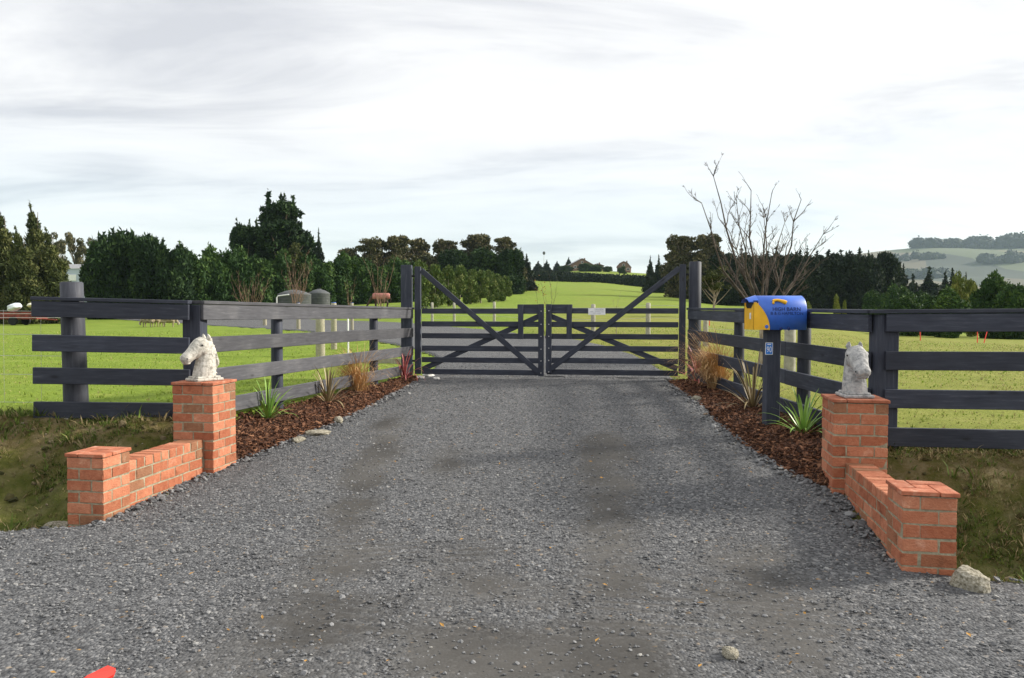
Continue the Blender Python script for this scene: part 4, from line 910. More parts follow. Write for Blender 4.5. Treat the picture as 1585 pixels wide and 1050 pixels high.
# ------------------------------------------------------------------ trees
def crown_mesh(name, blobs, leaf, dens, seed, m, aspect=2.0, out=.35, core=.72, shear=None, upw=.0):
    """leaf-sized faces spread over and through a set of lumps, with an uneven solid heart in each lump"""
    r = np.random.default_rng(seed); V = []; Fc = []; tn = []; nv = 0
    for (c, rad) in blobs:
        c = np.array(c, float); rad = np.array(rad, float); area = 4*math.pi*((rad[0]*rad[1])**1.6/3 + (rad[0]*rad[2])**1.6/3 + (rad[1]*rad[2])**1.6/3)**(1/1.6)
        n = max(12, int(area*dens)); d = r.normal(size=(n, 3)); d /= np.linalg.norm(d, axis=1)[:, None]
        k = r.uniform(.72, 1.06, n)**.8 + np.where(r.random(n) < .06, r.uniform(.05, .3, n), 0); P = c + d*rad*k[:, None]
        nrm = d/rad; nrm /= np.linalg.norm(nrm, axis=1)[:, None]; ax = r.normal(size=(n, 3)) + nrm*out*2 + np.array([0, 0, upw]); ax /= np.linalg.norm(ax, axis=1)[:, None]
        sd_ = np.cross(ax, r.normal(size=(n, 3)) + nrm*.5); sd_ /= np.linalg.norm(sd_, axis=1)[:, None] + 1e-9
        s = leaf*r.uniform(.55, 1.35, n)[:, None]; a = ax*s*aspect/2; b = sd_*s/2
        V.append(np.stack([P - a, P + b*.9, P + a, P - b*.9], 1).reshape(-1, 3)); i = nv + np.arange(n)*4
        Fc.append(np.stack([i, i+1, i+2, i+3], 1)); nv += 4*n; tn.append(np.repeat(np.clip(r.normal(.45, .28, n) + r.normal(0, .24), 0, 1), 4))
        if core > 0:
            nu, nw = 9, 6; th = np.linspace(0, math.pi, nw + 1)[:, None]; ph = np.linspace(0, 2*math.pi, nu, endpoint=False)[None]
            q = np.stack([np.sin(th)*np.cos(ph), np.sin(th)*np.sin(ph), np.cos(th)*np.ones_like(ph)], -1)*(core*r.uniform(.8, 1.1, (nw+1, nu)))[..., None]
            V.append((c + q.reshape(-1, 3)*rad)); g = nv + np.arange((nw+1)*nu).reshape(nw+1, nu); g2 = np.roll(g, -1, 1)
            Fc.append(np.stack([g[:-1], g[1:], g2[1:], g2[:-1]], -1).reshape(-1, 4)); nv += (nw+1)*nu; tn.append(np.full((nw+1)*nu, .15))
    V = np.concatenate(V)
    if shear is not None: V[:, 0] += shear(V[:, 2])
    me = np_mesh(name, V, np.concatenate(Fc), M[m]); vattr(me, 'tint', np.concatenate(tn)); return me
def trunk_mesh(H, r0, limbs, seed, m='bark', lean=0.0):
    mb = MB(); r = random.Random(seed); P = [Vector((lean*t*t*H + r.uniform(-.04, .04)*H*t*.3, r.uniform(-.03, .03)*H*t*.3, H*t)) for t in (0, .2, .4, .6, .8, 1)]
    P[0].z = -.3; mb.tube(P, [r0*(1.15 - t) for t in (0, .2, .4, .6, .8, 1)], 7)
    for a, h, L_, e in limbs:
        b = Vector((0, 0, h)); d = Vector((math.cos(a)*math.cos(e), math.sin(a)*math.cos(e), math.sin(e)))
        mb.tube([b, b + d*L_*.5 + Vector((0, 0, .04*L_)), b + d*L_ + Vector((0, 0, .15*L_))], [r0*.5, r0*.33, r0*.12], 5)
    return mb.mesh('trunk', M[m])
def b_conifer(H, R, seed, base=.06, pw=.85):
    r = random.Random(seed); B = []
    n = 13
    for i in range(n):
        t = i/(n-1); z = H*(base + (.94 - base)*t); rr = R*(1 - t)**pw*r.uniform(.8, 1.15) + .05*R
        k = max(1, int(5*(1 - t) + 1))
        for j in range(k):
            a = 6.28*j/k + r.uniform(-.5, .5) + i; q = rr*.55 if k > 1 else 0
            B.append(((q*math.cos(a), q*math.sin(a), z + r.uniform(-.2, .2)), (rr*.58, rr*.58, H*.055 + rr*.12)))
    return B
def b_bush(H, R, seed, n=26, flat=.5, lo=.08, tp=.75):
    r = random.Random(seed); B = []
    for i in range(n):
        a = r.uniform(0, 6.28); t = r.random(); z = H*(lo + (.88 - lo)*t); env = R*(1 - max(0, (t - flat)/(1 - flat))**1.8*tp)*(.9 + .1*min(1, t*6)); q = env*r.uniform(.25, .68)
        s = R*r.uniform(.3, .5); B.append(((q*math.cos(a), q*math.sin(a), z), (s, s, s*r.uniform(.9, 1.4))))
    return B
def b_leaders(H, R, seed, k=6):
    r = random.Random(seed); B = []
    for i in range(k):
        a = r.uniform(0, 6.28); q = R*r.uniform(.1, .75); h = H*r.uniform(.05, .2)
        for j in range(3): B.append(((q*math.cos(a), q*math.sin(a), H*.84 + h*j/2), (R*.16*(1 - .28*j), R*.16*(1 - .28*j), h*.45)))
    return B
def b_gum(H, R, seed, n=22):
    r = random.Random(seed); B = []; Lm = []
    for i in range(n):
        a = r.uniform(0, 6.28); t = r.uniform(.42, 1); q = R*r.uniform(.1, .8)*(1.1 - .5*t); s = R*r.uniform(.15, .30); z = H*(.26 + .70*t)
        B.append(((q*math.cos(a), q*math.sin(a), z), (s, s, s*r.uniform(.45, .7)))); Lm.append((a, max(.2*H, z - q*1.1 - .1*H), math.hypot(q, .1*H + q), .8))
    return B, Lm
PROTO = {}
def proto(key, cr, tr, H, R): PROTO.setdefault(key, []).append((cr, tr, H, R))
for s in (1, 2, 3):
    proto('conifer', crown_mesh('crown', b_conifer(10, 2.3, s), .34, 13, s, 'f_belt', 2.2, .6), trunk_mesh(9, .16, [], s), 10, 2.3)
    proto('pinebush', crown_mesh('crown', b_bush(7, 2.9, s, 40, .7, .05, .5) + b_leaders(7, 2.9, s, 7), .26, 22, 10+s, 'f_pine', 2.4, .7, upw=.5), trunk_mesh(6, .16, [], s), 7, 2.9)
    proto('hedge', crown_mesh('crown', b_bush(6, 2.3, 40+s, 38, .8, .07, .3), .24, 24, 20+s, 'f_hedge', 2.0, .5), trunk_mesh(5, .14, [], s), 6, 2.3)
    lean = lambda z: -.012*z**2 + .0
    proto('feather', crown_mesh('crown', b_conifer(10, 2.2, 60+s, .03, .55), .17, 55, 30+s, 'f_olive', 2.8, .5, shear=lambda z: -.016*np.maximum(z - 2, 0)**2, upw=.8), trunk_mesh(9, .16, [], s, lean=-.011), 10, 2.2)
    B_, L_ = b_gum(10, 3.2, 70+s); proto('gum', crown_mesh('crown', B_, .26, 20, 40+s, 'f_gum', 1.8, .3, .4), trunk_mesh(9, .2, L_, s, 'palebark'), 10, 3.2)
    B_, L_ = b_gum(10, 3.4, 80+s, 40); proto('thickgum', crown_mesh('crown', B_ + b_bush(7.4, 3.3, 90+s, 22, .7, .06), .28, 18, 45+s, 'f_gum', 1.8, .3, .45), trunk_mesh(9, .2, L_, s, 'palebark'), 10, 3.4)
    B_, L_ = b_gum(10, 3.3, 110+s, 60); proto('openpine', crown_mesh('crown', B_ + b_leaders(10, 2.6, 120+s, 10), .22, 34, 60+s, 'f_pine', 2.2, .5, .5, upw=.6), trunk_mesh(9, .22, L_[:20], s), 10, 3.3)
    proto('row', crown_mesh('crown', b_bush(4.6, 1.35, 50+s, 22, .6, .12), .17, 48, 50+s, 'f_row', 2.4, .5, upw=1.2), trunk_mesh(4, .1, [], s, 'palebark'), 4.6, 1.35)
    proto('light', crown_mesh('crown', b_bush(5, 1.9, 55+s, 22, .45, .06), .22, 28, 55+s, 'f_light', 2.0, .4, upw=.6), trunk_mesh(4, .1, [], s), 5, 1.9)
TREES = {}
def tree(kind, name, label, px, ptop, Y, wpx, group=None, cat='tree', m=None, trunk=True, dz=0.0):
    v = PROTO[kind]; i = TREES.get(kind, 0); TREES[kind] = i + 1; cr, tr, H, R = v[i % len(v)]
    p = at(px, 480, Y); z0 = T1(p.x, Y) + dz; zt = at(px, ptop, Y).z; h = max(.8, zt - z0); wd = wpx/F*Y
    root = thing(name, label, cat, (p.x, Y, z0), 0, group); sx = wd/(2*R); sz = h/(H*1.02)
    rz = random.uniform(0, 6.28) if kind != 'feather' else random.uniform(-.3, .3)
    c = link('crown', cr, None, root, rot=(0, 0, rz), scale=(sx, sx, sz))
    if m: 
        c.data = cr.copy(); c.data.materials.clear(); c.data.materials.append(M[m])
    if trunk: link('trunk', tr, None, root, rot=(0, 0, rz), scale=(sx, sx, sz))
    return root
ORD = ['first', 'second', 'third', 'fourth', 'fifth', 'sixth', 'seventh', 'eighth', 'ninth', 'tenth', 'eleventh', 'twelfth', 'thirteenth', 'fourteenth', 'fifteenth', 'sixteenth', 'seventeenth', 'eighteenth', 'nineteenth', 'twentieth']
def row(kind, name, fmt, spec, group, **kw):
    for i, (px, ptop, Y, wpx) in enumerate(spec): tree(kind, name, fmt % ORD[i], px, ptop, Y, wpx, group, **kw)
row('feather', 'windswept_conifer', '%s from the left of the windswept olive conifers at the left edge', [(-20, 326, 68, 74), (12, 314, 70, 74), (40, 346, 66, 56), (62, 306, 72, 62), (84, 346, 68, 58)], 'windswept conifers')
row('gum', 'gum_tree', '%s from the left of the thin umbrella crowned gums behind the grey shed', [(92, 356, 150, 40), (118, 354, 158, 44), (146, 362, 154, 34)], 'gums behind the shed')
row('pinebush', 'pine_tree', '%s from the left of the bushy dark pines left of the clipped hedge', [(160, 372, 84, 62), (196, 362, 86, 60), (236, 372, 85, 66), (272, 384, 84, 58)], 'bushy dark pines')
row('hedge', 'hedge_tree', '%s from the left of the dense hedge conifers behind the water tanks', [(302, 388, 88, 54), (334, 391, 90, 52), (366, 390, 92, 52), (398, 394, 95, 52), (430, 396, 98, 52), (462, 398, 101, 52), (494, 396, 104, 50), (524, 399, 107, 48), (552, 402, 110, 46), (580, 404, 112, 44), (607, 405, 114, 44), (632, 407, 116, 42)], 'hedge conifers')
tree('openpine', 'pine_tree', 'tallest dark pine standing above the hedge behind the tanks', 434, 311, 112, 100)
tree('openpine', 'pine_tree', 'lower dark pine just left of the tallest pine', 382, 346, 115, 62)
tree('pinebush', 'pine_tree', 'broad dark pine filling in below the tallest pine', 442, 354, 116, 106)
tree('conifer', 'pine_tree', 'slim dark pine just right of the tallest pine', 494, 352, 113, 30)
tree('gum', 'gum_tree', 'drooping olive gum hanging over the hedge in front of the tallest pine', 455, 372, 100, 62, m='f_olive')
row('thickgum', 'gum_tree', '%s from the left of the tall gums above the hedge left of the gate', [(540, 384, 150, 58), (574, 368, 150, 66), (612, 362, 152, 66), (650, 369, 155, 62), (690, 371, 158, 60), (736, 360, 160, 72), (784, 367, 165, 66)], 'tall gums')
row('pinebush', 'pine_tree', '%s from the left of the dark pines among the gums behind the clipped row', [(700, 392, 150, 60), (748, 388, 152, 64), (790, 388, 150, 48)], 'pines among the gums')
tree('conifer', 'conifer', 'dark conifer at the right end of the gums left of the gate', 815, 390, 170, 26)
row('row', 'clipped_conifer', '%s from the left of the clipped olive conifers seen through the left gate leaf', [(652, 406, 84, 34), (674, 407, 87, 32), (694, 410, 90, 30), (712, 413, 94, 29), (729, 416, 98, 28), (744, 418, 102, 27), (758, 420, 106, 26), (771, 423, 110, 26), (782, 427, 114, 22)], 'clipped conifer row')
row('conifer', 'conifer', '%s from the left of the small dark conifers beside the hilltop houses', [(833, 403, 330, 24), (846, 402, 335, 20), (862, 403, 420, 14), (880, 397, 430, 14), (897, 399, 435, 12)], 'conifers on the hilltop')
row('conifer', 'conifer', '%s from the left of the dark conifers just left of the right gate post', [(1006, 393, 190, 18), (1019, 392, 188, 18), (1034, 398, 185, 22)], 'conifers left of the right gate post')
row('thickgum', 'gum_tree', '%s from the left of the brownish gums above the right gate post', [(1054, 364, 150, 66), (1090, 360, 148, 72)], 'gums above the right gate post')
row('conifer', 'conifer', '%s from the left of the dark conifer belt behind the bare tree', [(1108, 375, 132, 54), (1129, 388, 141, 44), (1147, 384, 133, 49), (1164, 388, 142, 52), (1187, 385, 146, 48), (1200, 382, 132, 45), (1220, 389, 142, 46), (1237, 382, 137, 43), (1248, 378, 137, 42), (1263, 383, 146, 45), (1281, 382, 137, 54), (1300, 386, 146, 51), (1313, 383, 143, 42), (1329, 378, 144, 48), (1343, 385, 148, 43), (1357, 392, 149, 45), (1371, 402, 151, 48)], 'conifer belt')
row('conifer', 'conifer', '%s from the left of the spaced conifers below the hazy hill', [(1384, 409, 170, 34), (1397, 404, 172, 35), (1412, 420, 170, 36), (1437, 412, 168, 55), (1462, 414, 175, 34), (1473, 411, 175, 34), (1494, 420, 178, 25), (1526, 432, 178, 30)], 'spaced conifers below the hill')
row('light', 'conifer', '%s from the left of the yellowish green conifers above the right fence', [(1483, 424, 72, 36), (1503, 434, 74, 34)], 'yellowish conifers', m='f_light')
row('hedge', 'bush', '%s from the left of the green bushes above the right end of the right fence', [(1445, 458, 66, 50), (1530, 432, 68, 52), (1562, 443, 66, 50), (1592, 436, 68, 52), (1475, 452, 60, 50), (1405, 462, 62, 46)], 'green bushes by the gully', cat='bush')
row('hedge', 'hedge_tree', '%s from the left of the low hedge bushes in front of the conifer belt', [(1352, 449, 120, 34), (1376, 447, 120, 36), (1401, 448, 120, 36), (1425, 450, 120, 34)], 'low hedge by the belt')
row('light', 'shrub', '%s from the left of the small pale shrubs just above the right fence', [(1252, 461, 60, 14), (1295, 457, 60, 15), (1307, 466, 60, 8)], 'small pale shrubs', cat='shrub')
tree('gum', 'willow', 'grey olive drooping tree right behind the right gate post', 1105, 408, 58, 62, m='f_olive')
row('hedge', 'bush', '%s from the left of the garden bushes in front of the hilltop houses', [(905, 409, 395, 26), (922, 411, 395, 20), (940, 412, 400, 16), (962, 413, 390, 14), (875, 412, 398, 24)], 'garden bushes on the hilltop', cat='bush')
row('pinebush', 'belt_tree', '%s from the left of the broad dark trees thickening the conifer belt', [(x_, 398 + (x_*7) % 9, 130 + (x_ % 5), 62) for x_ in range(1120, 1372, 27)], 'broad trees in the belt', m='f_belt')
# long dark hedge across the hill
hg = thing('hedge', 'long dark clipped hedge crossing the hill behind the right gate leaf', 'hedge', (30, 262, T1(30, 262)))
B_ = []; r_ = random.Random(4)
for i in range(64):
    k = i/63; px = 800 + 262*k; Yh = 262; p = at(px, 440, Yh); zt = at(px, 418 + 12*k, Yh).z; z0 = T1(p.x, Yh); hh = max(1.5, (zt - z0)/2)
    B_.append(((p.x - 30, r_.uniform(-.5, .5), (z0 + hh) - hg.location.z), (1.25, 1.4, hh)))
link('foliage', crown_mesh('foliage', B_, .5, 7, 99, 'f_belt', 1.6, .4, .9), None, hg)

# ------------------------------------------------------------------ bare trees and shrubs
def bare(name, label, base, stems, m, seed, cat='bare tree', depth=3, twig=.5, trunk=None, spread=.55, tm=None):
    """stems: list of (x, y, z) tips relative to the base with start radius"""
    root = thing(name, label, cat, base); r = random.Random(seed)
    if trunk:
        mb = MB(); mb.tube([(0, 0, -.15), (0.01, 0, trunk[0]*.5), (0, 0, trunk[0])], [trunk[1]*1.15, trunk[1], trunk[1]*.95], 10); mb.build('trunk', M[tm or m], root)
    z0 = trunk[0]*.92 if trunk else 0
    def limb(mb, p, d, L_, rad, lev):
        n = 6; P = [p]; tip = p + d*L_; bow = Vector((r.uniform(-1, 1), r.uniform(-1, 1), -1.0 if lev == 0 else r.uniform(-.8, .4)))*L_*(.07 if lev == 0 else .1)
        for i in range(1, n + 1):
            k = i/n; P.append(p.lerp(tip, k) + bow*math.sin(k*math.pi) + Vector((r.uniform(-1, 1), r.uniform(-1, 1), r.uniform(-1, 1)))*L_*.018)
        mb.tube(P, [max(.0034, rad*(1 - .82*i/n)) for i in range(n + 1)], 6 if lev == 0 else 4, cap=False)
        if lev < depth:
            for j in range(r.randint(6, 9) if lev == 0 else r.randint(2, 5)):
                k = r.randint(2 if lev == 0 else 1, n); a = r.uniform(0, 6.28); dv = (d + Vector((math.cos(a), math.sin(a), r.uniform(-.1, .55)))*spread).normalized()
                limb(mb, P[k], dv, L_*twig*r.uniform(.5, 1.1)*(1.15 - .8*k/n), max(.0045, rad*.5*(1 - .5*k/n)), lev + 1)
    for sx_, sy_, sz_, rad in stems:
        mb = MB(); v = Vector((sx_, sy_, sz_ - z0)); limb(mb, Vector((0, 0, z0)), v.normalized(), v.length, rad, 0); mb.build('branch', M[m], root)
    return root
p = att(1180, 566); Yt = p.y
def rel(px, py, dy=0.0): q = at(1176 + (px - 1176)*.80, 470 + (py - 470)*.9, Yt + dy); return (q.x - p.x, dy, q.z - p.z)
bare('bare_tree', 'tall leafless tree with spreading branches behind the mailbox', p, [rel(1082, 252, .2) + (.046,), rel(1066, 300, -.5) + (.04,), rel(1160, 275, .5) + (.042,), rel(1200, 285, -.4) + (.04,), rel(1255, 290, .3) + (.044,), rel(1300, 350, .6) + (.038,), rel(1290, 400, -.6) + (.034,), rel(1080, 345, .8) + (.034,), rel(1225, 330, 1.0) + (.034,), rel(1130, 300, -.9) + (.036,), rel(1262, 385, .9) + (.032,), rel(1120, 350, 1.2) + (.036,), rel(1185, 320, 1.3) + (.034,)], 'twig', 11, depth=3, twig=.5, trunk=(p.z*0 + 1.25, .085), spread=.72, tm='palebark')
def fan(px0, px1, ptop, pbase, Y, n, rad, seed):
    r = random.Random(seed); b = at((px0 + px1)/2, pbase, Y); o_ = []
    for i in range(n):
        q = at(px0 + (px1 - px0)*(i + .5)/n, ptop + r.uniform(0, .35)*(pbase - ptop), Y); o_.append((q.x - b.x, r.uniform(-.4, .4), max(.5, q.z - T1(b.x, Y)), rad*r.uniform(.7, 1.2)))
    return (b.x, Y, T1(b.x, Y)), o_
b, st = fan(352, 418, 425, 480, 90, 14, .045, 1); bare('bare_shrub', 'reddish leafless bush above the left fence, left of the water tanks', b, st, 'redtwig', 21, 'shrub', 2, .4)
b, st = fan(432, 486, 395, 480, 79, 10, .038, 2); bare('bare_shrub', 'tall leafless bush standing in front of the water tanks', b, st, 'redtwig', 22, 'shrub', 2, .4)
b, st = fan(560, 616, 400, 475, 60, 6, .034, 3); bare('sapling', 'slender leafless sapling with forked stems in front of the grazing horse', b, st, 'redtwig', 23, 'sapling', 2, .3, spread=.35)
b, st = fan(530, 552, 430, 478, 70, 4, .025, 4); bare('sapling', 'small leafless sapling between the tanks and the grazing horse', b, st, 'redtwig', 24, 'sapling', 1, .3)
b, st = fan(822, 868, 425, 480, 30, 4, .012, 5); bare('sapling', 'thin sapling with a few yellow leaves behind the middle of the gate', b, st, 'twig', 25, 'sapling', 1, .35)
b2 = COL.objects[-1] if False else None
rt = [o for o in COL.objects if o.get('label', '').startswith('thin sapling')][0]; r_ = random.Random(8)
for i in range(34):
    u = at(832 + r_.gauss(8, 7), 447 + r_.gauss(0, 9), 30); mb = MB(); mb.add([(-.03, 0, 0), (0, .01, -.02), (.035, 0, 0), (0, -.01, .02)], [(0, 1, 2, 3)])
    put(mb.build('leaf', M['leaflitter']), rt, Matrix.Translation((u.x, 30 + r_.uniform(-.3, .3), u.z)) @ Euler((r_.uniform(0, 3), r_.uniform(0, 3), 0)).to_matrix().to_4x4())
b, st = fan(948, 960, 448, 516, 31, 2, .012, 6); bare('sapling', 'single thin whip of a sapling behind the right gate leaf', b, st, 'palebark', 26, 'sapling', 1, .2)

# ------------------------------------------------------------------ timber posts and other farm furniture behind the fences
def lone_post(label, px, ptop, pbase, wpx, m, name='timber_post', cap=None, group=None, Y=None):
    q = att(px, pbase) if Y is None else at(px, pbase, Y); zt = at(px, ptop, q.y).z; r = wpx/2/F*q.y
    root = thing(name, label, 'post', (q.x, q.y, q.z), 0, group); pole('shaft', (q.x, q.y, q.z - .2), (q.x, q.y, zt), r*1.05, r*.95, m, root, 14)
    mb = MB(); mb.ell((0, 0, 0), (r*.9, r*.9, .02)); put(mb.build('top', M[m]), root, Matrix.Translation((q.x, q.y, zt + .01)))
    if cap: mb = MB(); mb.tube([(0, 0, 0), (0, 0, .07)], r*.8, 12); put(mb.build('cap', M[cap]), root, Matrix.Translation((q.x, q.y, zt - .03)))
lone_post('thickest pale round post seen between the left fence rails', 496, 474, 552, 14, 'pale_wood')
lone_post('pale round post right of the thickest one behind the left fence', 517, 470, 541, 9, 'pale_wood', cap='blue')
lone_post('pale round post with a blue cap behind the left fence near the tanks', 462, 470, 511, 6, 'pale_wood', cap='blue')
lone_post('pale round post right of the thin white rod behind the left fence', 545, 470, 512, 5, 'pale_wood', cap='blue')
lone_post('short pale post left of the others behind the left fence', 410, 480, 505, 6, 'pale_wood')
lone_post('thin white rod standing behind the left fence', 539, 494, 548, 2.6, 'white', 'fence_rod')
lone_post('pale concrete post behind the right fence beside the mailbox post', 1222, 500, 576, 17, 'concrete', 'concrete_post')
lone_post('pale concrete post just right of the right gate post', 1092, 484, 537, 8, 'concrete', 'concrete_post')
for i, (x, yt, yb, w_) in enumerate(((669, 469, 498, 4), (703, 469, 498, 4), (765, 468, 499, 4.5), (918, 472, 518, 7), (1003, 470, 519, 7.5))):
    lone_post(('far left', 'second from left', 'middle', 'second from right', 'far right') [i] + ' of the pale fence posts seen through the gate', x, yt, yb, w_, 'concrete', 'fence_post', None, 'pale posts of the wire fence beyond the gate')
for i, (x0, y0, x1, y1) in enumerate(((1424, 515, 1425, 521), (1513, 512, 1513, 524), (1530, 512, 1523, 526), (1098, 497, 1098, 506))):
    a, b_ = at(x0, y0 - 6, 46), at(x1, y1, 46); b_.z = min(b_.z, T1(b_.x, 46)); mb = MB(); mb.tube([b_, a], .028, 8); mb.ell(a, (.05, .05, .04), 8, 5)
    tag(mb.build('marker_stake', M['red']), ('short red stake left of the others in the right paddock', 'upright red stake in the right paddock', 'leaning red stake in the right paddock', 'small orange red stake behind the right fence near the gate')[i], 'stake', 'red stakes')
# wires
def wire_fence(label, pts, hs, r=.004, m='steel'):
    root = thing('wire_fence', label, 'wire fence', (pts[0][0], pts[0][1], T1(*pts[0])))
    for h in hs:
        P = []
        for (a, b_), (c_, d_) in zip(pts[:-1], pts[1:]):
            for k in np.linspace(0, 1, 6): x, y = a + (c_ - a)*k, b_ + (d_ - b_)*k; P.append(Vector((x, y, T1(x, y) + h - .015*math.sin(k*math.pi))))
        mb = MB(); mb.tube(P, r, 5); put(mb.build('wire', M[m]), root, Matrix.Identity(4))
    return root
wf = wire_fence('thin wire netting fence left of the big round post', [(-4.8, 7.98), (-7, 7.9), (-12, 8.2)], (.12, .42, .62, .85, 1.1), .0022)
for x in (-5.05, -5.45, -5.9, -6.4, -7.0):
    mb = MB(); mb.tube([(x, 7.95, T1(x, 7.95) + .1), (x + .01, 7.95, T1(x, 7.95) + 1.1)], .0016, 4); put(mb.build('stay', M['steel']), wf, Matrix.Identity(4))
A5 = [at(x, 480, y) for x, y in ((600, 58), (669, 50), (765, 44), (918, 31.5), (1003, 30.5), (1180, 29))]
wire_fence('wire fence strung along the pale posts beyond the gate', [(v.x, v.y) for v in A5], (.35, .65, .95, 1.15), .006)
wire_fence('white electric tape crossing the left paddock', [(-60, 60), (-30, 56), (-20, 58)], (.7, 1.0), .012, 'white')
# low timber edging by the left gate post
q = att(600, 566); lr = thing('timber_edging', 'low pale timber rail on the grass by the left gate post', 'timber', (q.x, q.y, q.z)); beam('board', (q.x - .7, q.y + .6, q.z + .06), (q.x + .55, q.y + .3, q.z + .06), .13, .05, 'pale_wood', lr)
# water tanks
def tank(label, px, wpx, ptop, Y):
    p = at(px, 480, Y); z0 = T1(p.x, Y); zt = at(px, ptop, Y).z; R = wpx/2/F*Y; h = zt - z0
    root = thing('water_tank', label, 'water tank', (p.x, Y, z0))
    mb = MB(); n = 36; rings = []
    for z, k in ((-.1, 1), (h*.78, 1), (h*.8, 1.02), (h*.83, 1.0), (h*.95, .55), (h, .2), (h, .02)): rings.append([Vector((R*k*math.cos(2*math.pi*i/n), R*k*math.sin(2*math.pi*i/n), z)) for i in range(n)])
    mb.loft(rings); mb.build('shell', M['tank'], root)
    for z in np.linspace(.15, .72, 6): mb = MB(); mb.tube([(R*1.0*math.cos(a), R*1.0*math.sin(a), h*z) for a in np.linspace(0, 2*math.pi, 33)], .03, 5, False); mb.build('rib', M['tank'], root)
    mb = MB(); mb.tube([(0, 0, h - .02), (0, 0, h + .08)], R*.18, 16); mb.build('lid', M['tank'], root)
tank('dark grey round water tank on the left behind the bare bush', 456, 50, 449, 84)
tank('dark grey round water tank on the right of the pair', 494, 33, 448, 88)
q = at(437, 478, 81); z0 = T1(q.x, q.y); mb = MB(); mb.tube([(0, 0, 0), (0, 0, 1.95), (.15, 0, 2.15), (1.35, 0, 2.3)], .07, 8)
tag(mb.build('pipe_frame', M['white'], None, (q.x - .6, q.y, z0)), 'bent white pipe in front of the left water tank', 'pipe')
# pale blue shed far left
q = at(120, 470, 120); z0 = T1(q.x, 120); sh = thing('shed', 'pale blue grey metal shed between the left trees', 'shed', (q.x, 120, z0)); hh = at(120, 416, 120).z - z0
mb = MB(); mb.box((0, 3, hh/2), (6.2, 6, hh)); mb.build('wall', M['shed'], sh); mb = MB(); mb.add([(-3.3, -.2, hh), (3.3, -.2, hh), (3.3, 3, hh + .9), (-3.3, 3, hh + .9), (3.3, 6.2, hh), (-3.3, 6.2, hh)], [(0, 1, 2, 3), (3, 2, 4, 5)]); mb.build('roof', M['houseroof'], sh)
mb = MB(); mb.box((-.9, -.06, hh*.8), (1.6, .1, 1.0)); mb.build('window', M['white'], sh); mb = MB(); mb.tube([(1.2, 2, hh + .4), (1.2, 2, hh + 1.5)], .12, 8); mb.build('flue', M['white'], sh)
# covered machinery at the far left
q = at(34, 488, 62); z0 = T1(q.x, 62); mc = thing('trailer', 'old red trailer part covered by pale sheets at the far left', 'trailer', (q.x, 62, z0))
mb = MB(); mb.bbox((0, 0, .55), (3.4, 1.5, .12), .02); mb.bbox((0, -.75, .85), (3.4, .06, .5), .01); mb.bbox((0, .75, .85), (3.4, .06, .5), .01); mb.bbox((-1.7, 0, .85), (.06, 1.5, .5), .01); mb.build('bed', M['rustred'], mc)
mb = MB(); mb.tube([(1.7, 0, .5), (2.9, 0, .45)], .06, 8); mb.build('drawbar', M['rustred'], mc)
for s in (-.82, .82): mb = MB(); mb.tube([(-.2, s - .1, .35), (-.2, s + .1, .35)], .35, 20); mb.build('wheel', M['black'], mc)
def drape(label, px, py, Y, d, m, seed, tilt):
    c_ = at(px, py, Y); bm = bmesh.new(); bmesh.ops.create_icosphere(bm, subdivisions=3, radius=1); from mathutils import noise as mn
    for v in bm.verts: v.co *= 1 + .3*mn.noise(v.co*1.7 + Vector((seed, 0, 0))) + .1*mn.noise(v.co*5)
    me = bpy.data.meshes.new('cover'); bm.to_mesh(me); bm.free(); tag(link('tarpaulin', me, M[m], None, c_, (0, tilt, 0), d), label, 'tarpaulin')
drape('pale grey tarpaulin bundled over the red trailer', 22, 476, 61.6, (.62, .5, .3), 'tarp', 3, -.35); drape('cream cover at the right end of the red trailer', 50, 472, 61.6, (.36, .4, .18), 'cream', 5, -.2)

# ------------------------------------------------------------------ animals
def sheep(label, px, Y, heading, seed):
    p = at(px, 495, Y); root = thing('sheep', label, 'sheep', (p.x, Y, T1(p.x, Y)), heading, 'sheep grazing in the left paddock'); mb = MB(); r = random.Random(seed)
    mb.ell((0, 0, .56), (.46, .25, .26)); mb.ell((.3, 0, .6), (.22, .21, .23)); mb.ell((-.32, 0, .57), (.22, .23, .24))
    for _ in range(30): a = r.uniform(0, 6.28); mb.ell((r.uniform(-.42, .38), .2*math.cos(a), .57 + .22*math.sin(a)), (.1, .08, .08), 8, 6)
    mb.tube([(.36, 0, .62), (.52, 0, .5), (.6, 0, .36)], [.16, .12, .085], 10); mb.ell((.66, 0, .26), (.08, .065, .13), R=Matrix.Rotation(.5, 3, 'Y'))
    for x in (-.3, .3):
        for y in (-.12, .12): mb.tube([(x, y, .45), (x + (.02 if x < 0 else 0), y, .22), (x, y, .0)], [.075, .042, .035], 8)
    me = baked(mb.mesh('s'), [('REMESH', dict(mode='VOXEL', voxel_size=.03)), ('SMOOTH', dict(factor=.5, iterations=2))]); me.polygons.foreach_set('use_smooth', [True]*len(me.polygons))
    link('body', me, M['wool'], root)
    mb = MB(); mb.ell((.67, 0, .25), (.075, .06, .125), R=Matrix.Rotation(.5, 3, 'Y')); mb.build('face', M['sheepface'], root)
    for y in (-.09, .09): mb = MB(); mb.ell((.6, y, .35), (.025, .06, .02)); mb.build('ear', M['sheepface'], root)
sheep('left sheep of the three grazing behind the left fence', 229, 55, math.radians(170), 1)
sheep('middle sheep of the three grazing behind the left fence', 246, 56, math.radians(80), 2)
sheep('right sheep of the three grazing behind the left fence', 261, 55, math.radians(20), 3)
p = at(590, 474, 92); hr = thing('horse', 'grazing dark horse in a faded red rug beyond the left fence', 'horse', (p.x, 92, T1(p.x, 92)), math.pi); hr.scale = (1.2, 1.2, 1.15)
